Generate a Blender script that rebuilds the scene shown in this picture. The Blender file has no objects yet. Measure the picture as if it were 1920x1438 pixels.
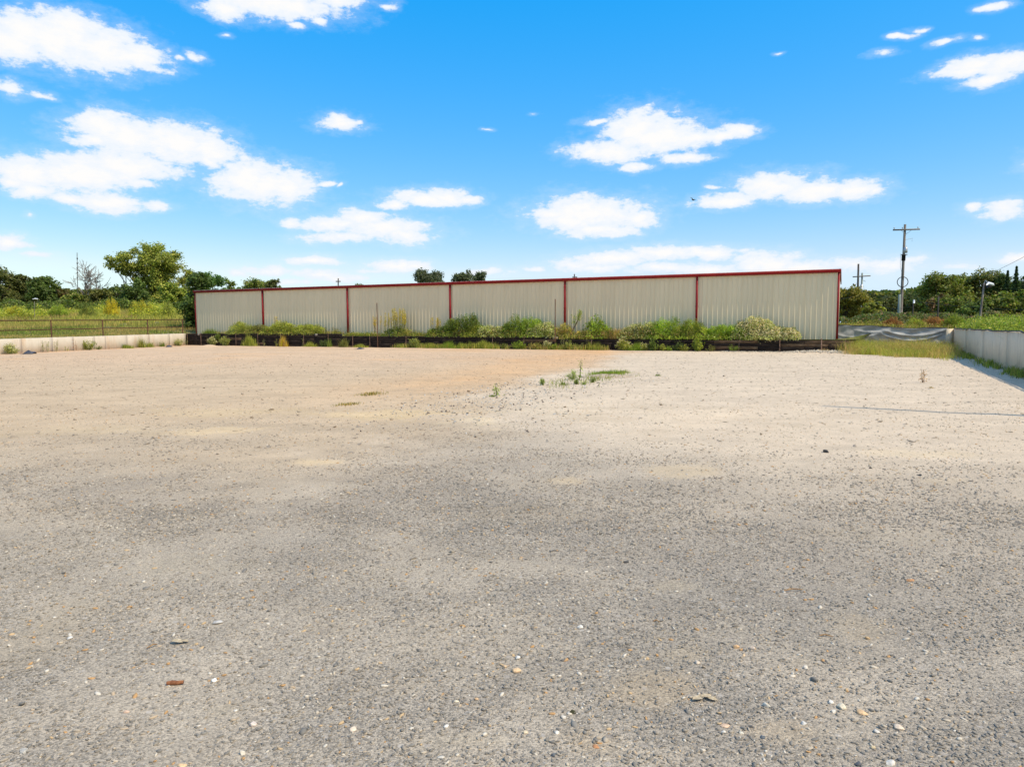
import bpy, math, random
import numpy as np
from mathutils import Matrix, Vector

SC = bpy.context.scene
COL = SC.collection
R = math.radians

# ------------------------------------------------------------------ camera
F = 1333.0                       # focal length in photo pixels (photo 1920 x 1438)
CAM_H = 1.65
PITCH = math.atan(109.0 / F)
ROLL = -0.0040
cam_d = bpy.data.cameras.new('camera')
cam = bpy.data.objects.new('camera', cam_d)
COL.objects.link(cam)
cam_d.sensor_width = 36.0
cam_d.lens = 36.0 * F / 1920.0
cam_d.clip_start = 0.05
cam_d.clip_end = 4000
CR = (Matrix.Rotation(R(90) - PITCH, 4, 'X') @ Matrix.Rotation(ROLL, 4, 'Z'))
cam.matrix_world = Matrix.Translation((0, 0, CAM_H)) @ CR
SC.camera = cam

def ray(px, py):
    return (CR.to_3x3() @ Vector(((px - 960) / F, -(py - 719) / F, -1.0))).normalized()
def at(px, py, Y):
    """a point of the place seen at that pixel, Y metres in front of the camera"""
    d = ray(px, py); k = Y / d.y
    return Vector((d.x * k, Y, CAM_H + d.z * k))
def gp(px, py, z=0.0):
    d = ray(px, py); k = (z - CAM_H) / d.z
    return Vector((d.x * k, d.y * k, z))
def on_line(px, A, B, py=620):
    """where the pixel column meets the plan line A-B"""
    d = ray(px, py)
    ax, ay = A[0], A[1]; bx, by = B[0] - ax, B[1] - ay
    # k*d = A + t*b
    det = d.x * (-by) - (-bx) * d.y
    k = (ax * (-by) - (-bx) * ay) / det
    return Vector((d.x * k, d.y * k, 0))

# ------------------------------------------------------------------ sun and sky
SUN_EL = R(53)
SUN_AZ_REL = R(6.5)              # degrees in front of the long wall
A_ = at(1570, 620, 42.4); B_ = at(368.5, 620, 64.8)
A2 = Vector((A_.x, A_.y, 0)); B2 = Vector((B_.x, B_.y, 0))
U = (A2 - B2).normalized()                     # along the long wall, to the right
N = Vector((U.y, -U.x, 0))                     # out of the wall, towards the lot
if N.y > 0: N = -N
sh = (U * math.cos(SUN_AZ_REL) + N * math.sin(SUN_AZ_REL)).normalized()
SUN_DIR = Vector((sh.x * math.cos(SUN_EL), sh.y * math.cos(SUN_EL), math.sin(SUN_EL)))
sun_d = bpy.data.lights.new('sun', 'SUN')
sun_d.energy = 4.15; sun_d.angle = R(0.5); sun_d.color = (1.0, 0.885, 0.70)
sun = bpy.data.objects.new('sun', sun_d); COL.objects.link(sun)
sun.rotation_euler = SUN_DIR.to_track_quat('Z', 'Y').to_euler()
sun.location = (20, -10, 40)

SC.view_settings.view_transform = 'Standard'
try: SC.view_settings.look = 'None'
except Exception: pass
SC.view_settings.gamma = 1.0
SC.view_settings.use_curve_mapping = False
SC.view_settings.exposure = 0.15
SC.cycles.max_bounces = 6
SC.cycles.transparent_max_bounces = 6
try: SC.cycles.use_denoising = True
except Exception: pass

world = bpy.data.worlds.new('World'); SC.world = world
world.use_nodes = True
wn = world.node_tree; wn.nodes.clear()
def nd(t, kind, **kw):
    n = t.nodes.new(kind)
    for k, v in kw.items(): setattr(n, k, v)
    return n
class G:
    """small helper for writing node graphs"""
    def __init__(s, t): s.t = t
    def put(s, sock, v):
        if hasattr(v, 'default_value') or hasattr(v, 'links'): s.t.links.new(v, sock)
        else: sock.default_value = v
    def m(s, op, a, b=None, c=None, clamp=False):
        n = nd(s.t, 'ShaderNodeMath', operation=op); n.use_clamp = clamp
        s.put(n.inputs[0], a)
        if b is not None: s.put(n.inputs[1], b)
        if c is not None: s.put(n.inputs[2], c)
        return n.outputs[0]
    def v(s, op, a, b=None, c=None):
        n = nd(s.t, 'ShaderNodeVectorMath', operation=op)
        s.put(n.inputs[0], a)
        if b is not None: s.put(n.inputs[1], b)
        if c is not None: s.put(n.inputs[2], c)
        return n.outputs['Value'] if op in ('LENGTH', 'DOT_PRODUCT', 'DISTANCE') else n.outputs[0]
    def mix(s, f, a, b, mode='MIX'):
        n = nd(s.t, 'ShaderNodeMix', data_type='RGBA', blend_type=mode)
        s.put(n.inputs[0], f); s.put(n.inputs[6], a); s.put(n.inputs[7], b)
        return n.outputs[2]
    def noise(s, vec, scale, detail=3, rough=0.55, dist=0.0):
        n = nd(s.t, 'ShaderNodeTexNoise')
        if vec is not None: s.t.links.new(vec, n.inputs['Vector'])
        n.inputs['Scale'].default_value = scale; n.inputs['Detail'].default_value = detail
        n.inputs['Roughness'].default_value = rough; n.inputs['Distortion'].default_value = dist
        return n.outputs['Fac'], n.outputs['Color']
    def ramp(s, f, lo, hi, smooth=True):
        n = nd(s.t, 'ShaderNodeMapRange'); n.interpolation_type = 'SMOOTHSTEP' if smooth else 'LINEAR'
        s.put(n.inputs[0], f); n.inputs[1].default_value = lo; n.inputs[2].default_value = hi
        return n.outputs[0]

g = G(wn)
sky = nd(wn, 'ShaderNodeTexSky', sky_type='NISHITA')
sky.sun_disc = False
sky.sun_elevation = SUN_EL
sky.sun_rotation = math.atan2(SUN_DIR.x, SUN_DIR.y)
sky.altitude = 150; sky.air_density = 1.0; sky.dust_density = 0.7; sky.ozone_density = 2.2
tc = nd(wn, 'ShaderNodeTexCoord')
sep = nd(wn, 'ShaderNodeSeparateXYZ'); wn.links.new(tc.outputs['Generated'], sep.inputs[0])
dx, dy, dz = sep.outputs
az = g.m('ARCTAN2', dx, dy)
hl = g.m('SQRT', g.m('ADD', g.m('MULTIPLY', dx, dx), g.m('MULTIPLY', dy, dy)))
el = g.m('ARCTAN2', dz, hl)
uvn = nd(wn, 'ShaderNodeCombineXYZ'); wn.links.new(az, uvn.inputs[0]); wn.links.new(el, uvn.inputs[1])
uv = uvn.outputs[0]
# domain warp of the cloud edges
warpv = nd(wn, 'ShaderNodeCombineXYZ'); wn.links.new(g.m('MULTIPLY', az, 1.0), warpv.inputs[0]); wn.links.new(g.m('MULTIPLY', el, 1.9), warpv.inputs[1])
n1f, n1c = g.noise(warpv.outputs[0], 15.0, 2, 0.5)
n2f, n2c = g.noise(warpv.outputs[0], 55.0, 5, 0.66)
warp = g.v('MULTIPLY', g.v('SUBTRACT', n1c, (0.5, 0.5, 0.5)), (0.055, 0.018, 0.0))
uvw = g.v('ADD', uv, warp)
# (px, py, half width, half height, thinness) of the cloud puffs seen over the lot
PUFFS = [
 (40,60,70,36,0),(110,75,90,44,0),(185,95,85,40,0),(255,108,68,24,.05),(20,85,70,30,0),(375,112,26,13,.42),(345,112,25,8,.5),(25,168,42,18,.3),(80,178,38,9,.4),(125,48,80,30,.1),
 (520,8,125,26,0),(430,18,48,16,0),(640,4,70,16,.25),(548,50,22,8,.2),(598,45,30,9,.25),(735,8,26,10,.5),(430,63,25,6,.55),
 (190,238,52,28,0),(240,258,90,32,0),(330,270,90,34,0),(400,285,62,26,0),(170,262,36,12,.1),(395,305,30,12,.2),
 (60,325,90,30,0),(150,325,110,28,0),(230,315,105,26,0),(270,345,40,9,.15),(75,360,60,14,.05),(150,372,50,11,.2),(200,380,62,16,0),(295,387,42,9,.15),(15,345,35,12,0),
 (470,330,55,26,0),(500,345,86,34,0),(455,345,70,24,0),(545,355,50,18,0),(605,346,24,9,.25),(636,348,10,7,.5),
 (630,228,40,16,.1),(640,236,50,12,.1),(678,230,16,12,.5),
 (800,372,70,13,0),(830,368,48,14,0),(735,385,36,8,.1),(880,376,32,9,.15),
 (620,418,60,14,.12),(675,408,55,15,.05),(720,428,95,18,.05),(640,445,80,12,.2),(760,440,62,16,.15),(550,415,28,9,.15),
 (20,457,34,14,.05),(585,488,55,9,.08),(745,496,58,11,.05),(770,500,40,8,.1),(500,505,75,14,.35),(600,515,80,12,.3),(60,405,25,8,.6),
 (1200,245,75,34,0),(1240,255,90,32,0),(1110,283,56,14,0),(1150,285,70,18,0),(1300,262,60,15,.05),(1380,250,42,13,.05),(1195,310,34,9,.12),(1285,298,50,10,.15),(1110,228,42,8,.3),(1345,262,60,10,.1),
 (1455,350,85,22,0),(1530,358,80,18,0),(1600,358,60,18,0),(1360,376,56,12,.02),(1640,358,22,9,.1),(1340,352,18,6,.4),
 (1085,392,70,22,0),(1110,400,110,26,0),(1060,412,60,20,0),(1190,408,55,16,.1),(1120,430,80,14,.12),(1040,400,60,12,.05),
 (1150,485,95,14,.08),(1240,475,75,14,.0),(1320,474,70,11,.02),(1080,495,70,12,.25),(1000,504,30,7,.25),(1120,500,90,12,.3),(1440,494,80,18,0),(1500,500,90,14,.1),(1330,505,60,12,.1),(1600,492,80,14,.3),(1660,500,90,18,.35),(1410,472,30,8,.5),
 (1830,120,70,16,.05),(1890,115,70,18,0),(1860,148,58,14,0),(1820,130,80,10,.1),(1700,65,32,6,.25),(1735,52,20,6,.3),(1860,10,34,10,.15),(1770,75,42,8,.42),(1835,70,26,7,.45),(1655,98,32,8,.5),(1460,104,20,5,.6),
 (1890,395,50,16,.2),(1830,392,30,12,.35),(1905,485,45,9,.1),(1208,197,20,5,.6),(915,243,24,5,.62),(1010,212,14,5,.65),
 (300,500,70,10,.45),(640,520,90,10,.3),(900,512,80,10,.4),(700,505,60,7,.5),(450,512,60,12,.45),(540,530,70,8,.4),(1700,490,60,12,.45),(1250,505,80,10,.15),(1800,500,60,10,.5),(80,480,60,9,.5),
 # the same fair weather clouds go on to the sides and overhead
 (-120,300,120,36,0),(-300,120,150,60,0),(-260,420,120,24,.05),(2060,300,110,30,0),(2200,150,130,50,0),(2150,440,110,22,.05),(700,-160,160,50,0),(1400,-220,180,60,0),(150,-200,170,60,0),
]
md = None
for (px, py, hw, hh, w) in PUFFS:
    d = ray(px, py); a0 = math.atan2(d.x, d.y); e0 = math.asin(d.z)
    de = ray(px + hw, py); ru = abs(math.atan2(de.x, de.y) - a0) * 1.2
    df = ray(px, py - hh); rv = abs(math.asin(df.z) - e0) * 1.4
    q = g.v('MULTIPLY_ADD', uvw, (1 / ru, 1 / rv, 0), (-a0 / ru, -e0 / rv, 0))
    L = g.v('LENGTH', q)
    if w: L = g.m('ADD', L, w)
    md = L if md is None else g.m('SMOOTH_MIN', md, L, 0.22)
# other clouds farther round the sky, where the listed ones stop
flat = g.v('MULTIPLY', tc.outputs['Generated'], (1, 1, 2.4))
o1, _ = g.noise(flat, 4.2, 5, 0.55)
outm = g.ramp(g.m('ABSOLUTE', az), 0.95, 1.2)
oth = g.m('SUBTRACT', 1.9, g.m('MULTIPLY', g.m('MULTIPLY', o1, outm), 1.9))
md = g.m('MINIMUM', md, oth)
body = g.m('ADD', g.m('SUBTRACT', 1.0, md), g.m('MULTIPLY', g.m('SUBTRACT', n2f, 0.5), 1.35))
dens = g.ramp(body, -0.10, 0.40)
core = g.ramp(body, 0.25, 0.95)
veil = g.m('MULTIPLY', g.ramp(body, -0.6, 0.3), 0.22)
dens = g.m('MAXIMUM', dens, veil)
dens = g.m('MULTIPLY', dens, g.ramp(el, -0.02, 0.05))
hsv = nd(wn, 'ShaderNodeHueSaturation'); wn.links.new(sky.outputs[0], hsv.inputs['Color'])
hsv.inputs['Saturation'].default_value = 1.35; hsv.inputs['Value'].default_value = 1.0
# clear, polarised-looking blue: lift the blue and hold the red back
skc = g.v('MINIMUM', g.v('MAXIMUM', g.v('MULTIPLY_ADD', hsv.outputs[0], (1.66, 1.03, 0.50), (-0.52, 1.62, 6.1)), (0.0, 0.0, 0.0)), (8.3, 8.3, 8.3))
ss = nd(wn, 'ShaderNodeSeparateXYZ'); wn.links.new(skc, ss.inputs[0])
sc3 = nd(wn, 'ShaderNodeCombineXYZ'); wn.links.new(g.m('MINIMUM', ss.outputs[0], g.m('MULTIPLY', ss.outputs[1], 0.80)), sc3.inputs[0]); wn.links.new(ss.outputs[1], sc3.inputs[1]); wn.links.new(ss.outputs[2], sc3.inputs[2])
skc = sc3.outputs[0]
bg1 = nd(wn, 'ShaderNodeBackground'); wn.links.new(skc, bg1.inputs[0]); bg1.inputs[1].default_value = 0.11
ccol = g.mix(core, (0.80, 0.86, 0.94, 1), (0.93, 0.92, 0.91, 1))
bg2 = nd(wn, 'ShaderNodeBackground'); wn.links.new(ccol, bg2.inputs[0]); bg2.inputs[1].default_value = 0.97
mx = nd(wn, 'ShaderNodeMixShader'); wn.links.new(dens, mx.inputs[0]); wn.links.new(bg1.outputs[0], mx.inputs[1]); wn.links.new(bg2.outputs[0], mx.inputs[2])
wo = nd(wn, 'ShaderNodeOutputWorld'); wn.links.new(mx.outputs[0], wo.inputs[0])

# ------------------------------------------------------------------ helpers
rng = np.random.default_rng(7)
random.seed(7)

def tag(o, label=None, cat=None, group=None, kind=None):
    if label: o['label'] = label
    if cat: o['category'] = cat
    if group: o['group'] = group
    if kind: o['kind'] = kind
    return o
def empty(name, loc, rz=0.0):
    o = bpy.data.objects.new(name, None); COL.objects.link(o)
    o.location = loc; o.rotation_euler = (0, 0, rz); o.empty_display_size = 0.2
    return o
def link(name, me, parent=None, loc=None):
    o = bpy.data.objects.new(name, me); COL.objects.link(o)
    if parent is not None: o.parent = parent
    if loc is not None: o.location = loc
    return o
def mesh_np(name, V, Fc, mat, cols=None, smooth=False):
    """V (n,3); Fc: array (m,k) of one face size or list of such arrays; cols (n,3)"""
    me = bpy.data.meshes.new(name)
    V = np.asarray(V, np.float32)
    if not isinstance(Fc, list): Fc = [Fc]
    elif len(Fc) and isinstance(Fc[0], (tuple, list)): Fc = [np.array([f for f in Fc if len(f) == kk]) for kk in sorted({len(f) for f in Fc})]
    Fc = [np.asarray(f, np.int32) for f in Fc if len(f)]
    loops = np.concatenate([f.ravel() for f in Fc]); tot = np.concatenate([np.full(len(f), f.shape[1], np.int32) for f in Fc])
    st = np.concatenate([[0], np.cumsum(tot)[:-1]]).astype(np.int32)
    me.vertices.add(len(V)); me.vertices.foreach_set('co', V.ravel())
    me.loops.add(len(loops)); me.loops.foreach_set('vertex_index', loops)
    me.polygons.add(len(tot)); me.polygons.foreach_set('loop_start', st); me.polygons.foreach_set('loop_total', tot)
    if cols is not None:
        a = me.color_attributes.new('Col', 'FLOAT_COLOR', 'POINT')
        c = np.ones((len(V), 4), np.float32); c[:, :3] = np.clip(cols, 0, 1); a.data.foreach_set('color', c.ravel())
    me.update(calc_edges=True)
    if smooth: me.polygons.foreach_set('use_smooth', np.ones(len(tot), bool))
    if mat is not None: me.materials.append(mat)
    return me

class MB:
    """collects boxes and tubes into one mesh"""
    def __init__(s): s.V = []; s.Q = []; s.T = []; s.n = 0
    def add(s, v, q=(), t=()):
        v = np.asarray(v, float); s.V.append(v)
        if len(q): s.Q.append(np.asarray(q) + s.n)
        if len(t): s.T.append(np.asarray(t) + s.n)
        s.n += len(v); return s
    def box(s, x0, x1, y0, y1, z0, z1, M=None):
        v = np.array([(x, y, z) for z in (z0, z1) for y in (y0, y1) for x in (x0, x1)], float)
        if M is not None: v = np.array([tuple(M @ Vector(p)) for p in v])
        return s.add(v, [(0, 2, 3, 1), (4, 5, 7, 6), (0, 1, 5, 4), (2, 6, 7, 3), (0, 4, 6, 2), (1, 3, 7, 5)])
    def tube(s, pts, rad, k=8, caps=True):
        P = [Vector(p) for p in pts]
        if not hasattr(rad, '__len__'): rad = [rad] * len(P)
        base = []; up = Vector((0, 0, 1))
        for i, p in enumerate(P):
            d = (P[min(i + 1, len(P) - 1)] - P[max(i - 1, 0)])
            if d.length < 1e-9: d = Vector((0, 0, 1))
            d.normalize()
            a = d.cross(up)
            if a.length < 0.05: a = d.cross(Vector((0, 1, 0)))
            a.normalize(); b = d.cross(a)
            for j in range(k):
                t = 2 * math.pi * j / k
                base.append(p + (a * math.cos(t) + b * math.sin(t)) * rad[i])
        q = []
        for i in range(len(P) - 1):
            for j in range(k):
                q.append((i * k + j, i * k + (j + 1) % k, (i + 1) * k + (j + 1) % k, (i + 1) * k + j))
        t = []
        if caps:
            for o in (0, (len(P) - 1) * k):
                for j in range(1, k - 1): t.append((o, o + j, o + j + 1))
        return s.add([tuple(v) for v in base], q, t)
    def mesh(s, name, mat, smooth=False, col=None):
        V = np.concatenate(s.V); fs = []
        if s.Q: fs.append(np.concatenate(s.Q))
        if s.T: fs.append(np.concatenate(s.T))
        cols = None if col is None else np.tile(np.array(col), (len(V), 1))
        return mesh_np(name, V, fs, mat, cols, smooth)

def mat_new(name, rough=0.8, spec=0.3, metal=0.0):
    m = bpy.data.materials.new(name); m.use_nodes = True
    t = m.node_tree; b = t.nodes['Principled BSDF']
    b.inputs['Roughness'].default_value = rough; b.inputs['Metallic'].default_value = metal
    b.inputs['Specular IOR Level'].default_value = spec
    return m, t, b, G(t)
def texco(t, kind='Object'):
    return nd(t, 'ShaderNodeTexCoord').outputs[kind]
def scaled(g_, vec, s):
    return g_.v('MULTIPLY', vec, s)
def bump(t, b, h, strength, dist):
    n = nd(t, 'ShaderNodeBump'); n.inputs['Strength'].default_value = strength; n.inputs['Distance'].default_value = dist
    t.links.new(h, n.inputs['Height']); t.links.new(n.outputs[0], b.inputs['Normal'])

# ------------------------------------------------------------------ materials
def simple_mat(name, c1, c2, scale=6.0, rough=0.7, spec=0.3, metal=0.0, stretch=(1, 1, 1), bstr=0.2, bdist=0.004, detail=5):
    m, t, b, g_ = mat_new(name, rough, spec, metal)
    co = scaled(g_, texco(t), stretch)
    f, _ = g_.noise(co, scale, detail, 0.6)
    f2 = g_.ramp(f, 0.32, 0.68)
    t.links.new(g_.mix(f2, (*c1, 1), (*c2, 1)), b.inputs['Base Color'])
    bump(t, b, f, bstr, bdist)
    return m
M = {}
M['siding'] = None
m, t, b, g_ = mat_new('cream_painted_steel', 0.42, 0.4)
co = texco(t)
f, _ = g_.noise(scaled(g_, co, (1, 1, .25)), 1.4, 4, 0.6)
f3, _ = g_.noise(scaled(g_, co, (1, 1, .08)), 22, 3, 0.6)
oi = nd(t, 'ShaderNodeObjectInfo')
c = g_.mix(g_.ramp(f, .3, .75), (0.72, 0.60, 0.385, 1), (0.79, 0.665, 0.44, 1))
c = g_.mix(g_.m('MULTIPLY', oi.outputs['Random'], .35), c, (0.65, 0.54, 0.35, 1))
sepz = nd(t, 'ShaderNodeSeparateXYZ'); t.links.new(co, sepz.inputs[0])
dirt = g_.m('MULTIPLY', g_.m('SUBTRACT', 1.0, g_.ramp(sepz.outputs[2], 0.0, 0.9)), g_.ramp(f3, .4, .75))
c = g_.mix(g_.m('MULTIPLY', dirt, .55), c, (0.34, 0.29, 0.21, 1))
t.links.new(c, b.inputs['Base Color'])
bump(t, b, f, 0.25, 0.01)
M['siding'] = m
M['red'] = simple_mat('red_painted_steel', (0.21, 0.008, 0.010), (0.27, 0.013, 0.015), 3.0, 0.55, 0.25, bstr=0.05)
M['white_roof'] = simple_mat('white_roof_steel', (0.66, 0.66, 0.64), (0.74, 0.74, 0.72), 2.0, 0.35, 0.4)
M['rust'] = simple_mat('rusty_pipe', (0.055, 0.026, 0.014), (0.11, 0.05, 0.028), 9.0, 0.85, 0.2, stretch=(1, 1, .4))
M['stake'] = simple_mat('rusty_rebar', (0.10, 0.055, 0.038), (0.22, 0.14, 0.10), 9.0, 0.9, 0.15)
M['pole_wood'] = simple_mat('weathered_pole_wood', (0.12, 0.10, 0.085), (0.24, 0.215, 0.185), 5.0, 0.9, 0.1, stretch=(3, 3, .25))
M['pole_dark'] = simple_mat('dark_pole_wood', (0.045, 0.038, 0.034), (0.10, 0.085, 0.075), 5.0, 0.9, 0.1, stretch=(3, 3, .25))
M['pole_green'] = simple_mat('treated_green_wood', (0.17, 0.20, 0.17), (0.28, 0.31, 0.27), 5.0, 0.9, 0.1, stretch=(3, 3, .25))
M['black'] = simple_mat('black_rubber', (0.012, 0.012, 0.013), (0.03, 0.03, 0.032), 8.0, 0.6, 0.3)
M['steel'] = simple_mat('galvanised_steel', (0.34, 0.36, 0.38), (0.48, 0.50, 0.52), 8.0, 0.4, 0.5, 0.4)
M['white_enamel'] = simple_mat('white_enamel', (0.66, 0.68, 0.70), (0.78, 0.80, 0.82), 5.0, 0.35, 0.5)
M['porcelain'] = simple_mat('grey_porcelain', (0.35, 0.37, 0.40), (0.5, 0.52, 0.55), 8.0, 0.3, 0.5)
M['bark'] = simple_mat('tree_bark', (0.07, 0.052, 0.038), (0.17, 0.135, 0.10), 5.0, 0.95, 0.1, stretch=(2, 2, .4), bstr=.5, bdist=.03)
M['bark_grey'] = simple_mat('dead_grey_bark', (0.20, 0.175, 0.155), (0.34, 0.31, 0.28), 5.0, 0.95, 0.1, stretch=(2, 2, .4))
M['bird'] = simple_mat('dark_plumage', (0.02, 0.02, 0.022), (0.05, 0.045, 0.04), 8.0, 0.8)

# timber: near black creosote, some sleepers browner than others
def timber_mat(name, c1, c2, c3):
    m, t, b, g_ = mat_new(name, 0.9, 0.12)
    co = texco(t); oi = nd(t, 'ShaderNodeObjectInfo')
    off = nd(t, 'ShaderNodeCombineXYZ'); t.links.new(g_.m('MULTIPLY', oi.outputs['Random'], 37.0), off.inputs[0])
    p = g_.v('ADD', co, off.outputs[0])
    f, _ = g_.noise(scaled(g_, p, (1.2, 9, 14)), 2.2, 6, 0.65)
    f2, _ = g_.noise(scaled(g_, p, (.7, 1, 1)), 1.3, 3, 0.6)
    c = g_.mix(g_.ramp(f, .35, .7), (*c1, 1), (*c2, 1))
    c = g_.mix(g_.m('MULTIPLY', g_.ramp(f2, .5, .72), g_.m('MULTIPLY', oi.outputs['Random'], .9)), c, (*c3, 1))
    t.links.new(c, b.inputs['Base Color']); bump(t, b, f, 0.8, 0.02)
    return m
M['timber'] = timber_mat('creosoted_timber', (0.012, 0.009, 0.008), (0.042, 0.030, 0.024), (0.085, 0.06, 0.045))
M['timber_brown'] = timber_mat('weathered_timber', (0.07, 0.042, 0.024), (0.17, 0.11, 0.065), (0.25, 0.175, 0.11))
M['timber_cut'] = timber_mat('sawn_timber_end', (0.22, 0.19, 0.16), (0.34, 0.30, 0.26), (0.4, 0.36, 0.3))

# concrete, with streaks of run-off water and rust
def concrete_mat(name, c1, c2, streak, samt, orange=None, oamt=0.0, lines=()):
    m, t, b, g_ = mat_new(name, 0.9, 0.2)
    co = texco(t)
    f, _ = g_.noise(co, 1.1, 6, 0.62)
    fs, _ = g_.noise(scaled(g_, co, (1, 1, .13)), 7.5, 6, 0.75)
    fs = g_.m('ADD', g_.m('MULTIPLY', fs, .6), g_.m('MULTIPLY', f, .4))
    ff, _ = g_.noise(co, 38, 4, 0.6)
    c = g_.mix(g_.ramp(f, .3, .7), (*c1, 1), (*c2, 1))
    c = g_.mix(g_.m('MULTIPLY', g_.ramp(fs, .46, .68), samt), c, (*streak, 1))
    if orange:
        fo, _ = g_.noise(scaled(g_, co, (1, 1, .35)), .9, 5, 0.7)
        c = g_.mix(g_.m('MULTIPLY', g_.ramp(fo, .5, .7), oamt), c, (*orange, 1))
    c = g_.mix(g_.m('MULTIPLY', ff, .25), c, (c1[0] * .7, c1[1] * .7, c1[2] * .7, 1))
    t.links.new(c, b.inputs['Base Color'])
    bump(t, b, g_.m('ADD', f, g_.m('MULTIPLY', ff, .4)), 0.35, 0.02)
    return m
M['conc_l'] = concrete_mat('pale_concrete', (0.56, 0.49, 0.39), (0.66, 0.59, 0.49), (0.42, 0.37, 0.29), .5, (0.50, 0.33, 0.20), .55)
M['conc_r'] = concrete_mat('stained_concrete', (0.68, 0.555, 0.39), (0.80, 0.68, 0.50), (0.29, 0.22, 0.14), .75)
m, t, b, g_ = mat_new('grey_mesh_fabric', 0.6, 0.3)
co = texco(t); f, _ = g_.noise(scaled(g_, co, (1, 1, 1.8)), 1.7, 5, 0.6)
c = g_.mix(g_.ramp(f, .3, .7), (0.26, 0.255, 0.24, 1), (0.46, 0.45, 0.42, 1))
t.links.new(c, b.inputs['Base Color'])
M['fabric'] = m

# leaves, grass and stones carry their own colour
def attr_mat(name, rough, trans, spec=0.25):
    m, t, b, g_ = mat_new(name, rough, spec)
    a = nd(t, 'ShaderNodeAttribute', attribute_name='Col')
    t.links.new(a.outputs['Color'], b.inputs['Base Color'])
    if trans:
        tr = nd(t, 'ShaderNodeBsdfTranslucent')
        t.links.new(g_.mix(1.0, a.outputs['Color'], (1.0, 1.15, 0.55, 1), 'MULTIPLY'), tr.inputs[0])
        mxs = nd(t, 'ShaderNodeMixShader'); mxs.inputs[0].default_value = trans
        out = t.nodes['Material Output']
        t.links.new(b.outputs[0], mxs.inputs[1]); t.links.new(tr.outputs[0], mxs.inputs[2]); t.links.new(mxs.outputs[0], out.inputs[0])
    return m
M['leaf'] = attr_mat('leaf', 0.55, 0.38)
M['grass'] = attr_mat('grass_blade', 0.7, 0.35)
M['petal'] = attr_mat('petal', 0.8, 0.2)

def vnoise(x, y, seed=0):
    x = np.asarray(x, float); y = np.asarray(y, float)
    xi = np.floor(x).astype(np.int64); yi = np.floor(y).astype(np.int64)
    fx = x - xi; fy = y - yi; fx = fx * fx * (3 - 2 * fx); fy = fy * fy * (3 - 2 * fy)
    def h(a, b):
        n = (a * 374761393 + b * 668265263 + seed * 1442695041) & 0x7fffffff
        n = ((n ^ (n >> 13)) * 1274126177) & 0x7fffffff
        return ((n ^ (n >> 16)) & 0xffff) / 65535.0
    return (h(xi, yi) * (1 - fx) + h(xi + 1, yi) * fx) * (1 - fy) + (h(xi, yi + 1) * (1 - fx) + h(xi + 1, yi + 1) * fx) * fy
def fbm(x, y, o=4, seed=0):
    s = 0; a = .5; tt = 0
    for i in range(o):
        s = s + a * vnoise(x * 2 ** i + 13.7 * i, y * 2 ** i - 7.3 * i, seed + i); tt += a; a *= .5
    return s / tt
def sstep(a, b, x):
    t_ = np.clip((x - a) / (b - a), 0, 1); return t_ * t_ * (3 - 2 * t_)

# ------------------------------------------------------------------ plan of the place
LW0 = gp(0, 664.0); LW1 = gp(350, 648.3)                       # left concrete wall, foot
TW0 = on_line(351, B2 + N * 1.45, A2 + N * 1.35)              # timber wall, left end
TW1 = Vector((A2.x, A2.y, 0)) + N * 1.35 + U * 0.75             # timber wall, right end
LW1 = Vector((TW0.x - .1, TW0.y - .1, 0))
LWA = LW0 + (LW0 - LW1) * 3.0                                   # it runs on beside the camera
RW0 = gp(1786, 659.0); RWc = gp(1920, 703.0)                    # right concrete wall, far corner and where it leaves the frame
RD = (RWc - RW0).normalized()
RW1 = RW0 + RD * 54.0
TF0 = Vector((A2.x + 0.55, A2.y + 1.8, 0)); TF1 = Vector((RW0.x - 0.35, RW0.y + .05, 0))   # fabric fence

def field_z(x, y):
    x = np.asarray(x, float); y = np.asarray(y, float)
    s = 0.058 * (1 - sstep(-24, -6, x)) + 0.012 * sstep(-24, -6, x)
    rise = s * np.clip(y - 60, 0, 55)
    base = 0.74 + 0.52 * sstep(20.3, 23.0, x) + 0.22 * (1 - sstep(-31.5, -29.0, x)) * sstep(50, 64, y)
    return base + rise + 0.10 * (fbm(x * .12, y * .12, 3, 5) - .5) * sstep(60, 75, y)

# ------------------------------------------------------------------ ground
cl = lambda *a: np.array(a, float)
PATCH = [  # pale blown sand and powder: px, py, half w, half h, colour, weight
 (915,790,75,9,(.62,.55,.44),.9),(600,865,52,6,(.60,.51,.38),.85),(400,812,85,10,(.58,.49,.36),.7),(720,776,170,10,(.60,.50,.35),.75),
 (170,806,150,11,(.56,.48,.37),.55),(430,772,170,9,(.57,.48,.35),.6),(1062,903,70,10,(.56,.48,.37),.6),(1285,885,75,14,(.55,.48,.38),.6),
 (1700,850,120,7,(.64,.57,.47),.7),(1080,770,150,18,(.62,.56,.48),.4),(1350,780,300,30,(.60,.53,.45),.35),(1790,900,60,7,(.6,.53,.44),.4),
 (1220,1290,90,30,(.47,.41,.33),.55),(1290,1225,50,14,(.45,.40,.32),.4),(1120,1400,90,30,(.48,.42,.34),.5),(1500,1240,50,14,(.45,.40,.32),.35),
 (120,1140,140,40,(.45,.41,.35),.45),(60,1200,90,50,(.45,.41,.35),.4),(430,1330,50,14,(.46,.42,.35),.5),(900,1390,160,25,(.45,.41,.34),.35),
 (1460,1370,90,24,(.47,.41,.33),.45),(1270,1100,70,16,(.45,.41,.34),.4),(640,1180,110,26,(.42,.38,.33),.35),(330,1060,170,30,(.44,.41,.36),.4),
 (1600,1180,90,40,(.45,.40,.33),.4),(1010,960,120,16,(.47,.43,.37),.35),(1700,1000,150,16,(.48,.44,.38),.3),(780,1290,60,22,(.44,.40,.34),.35),
]
PW = []
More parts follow.
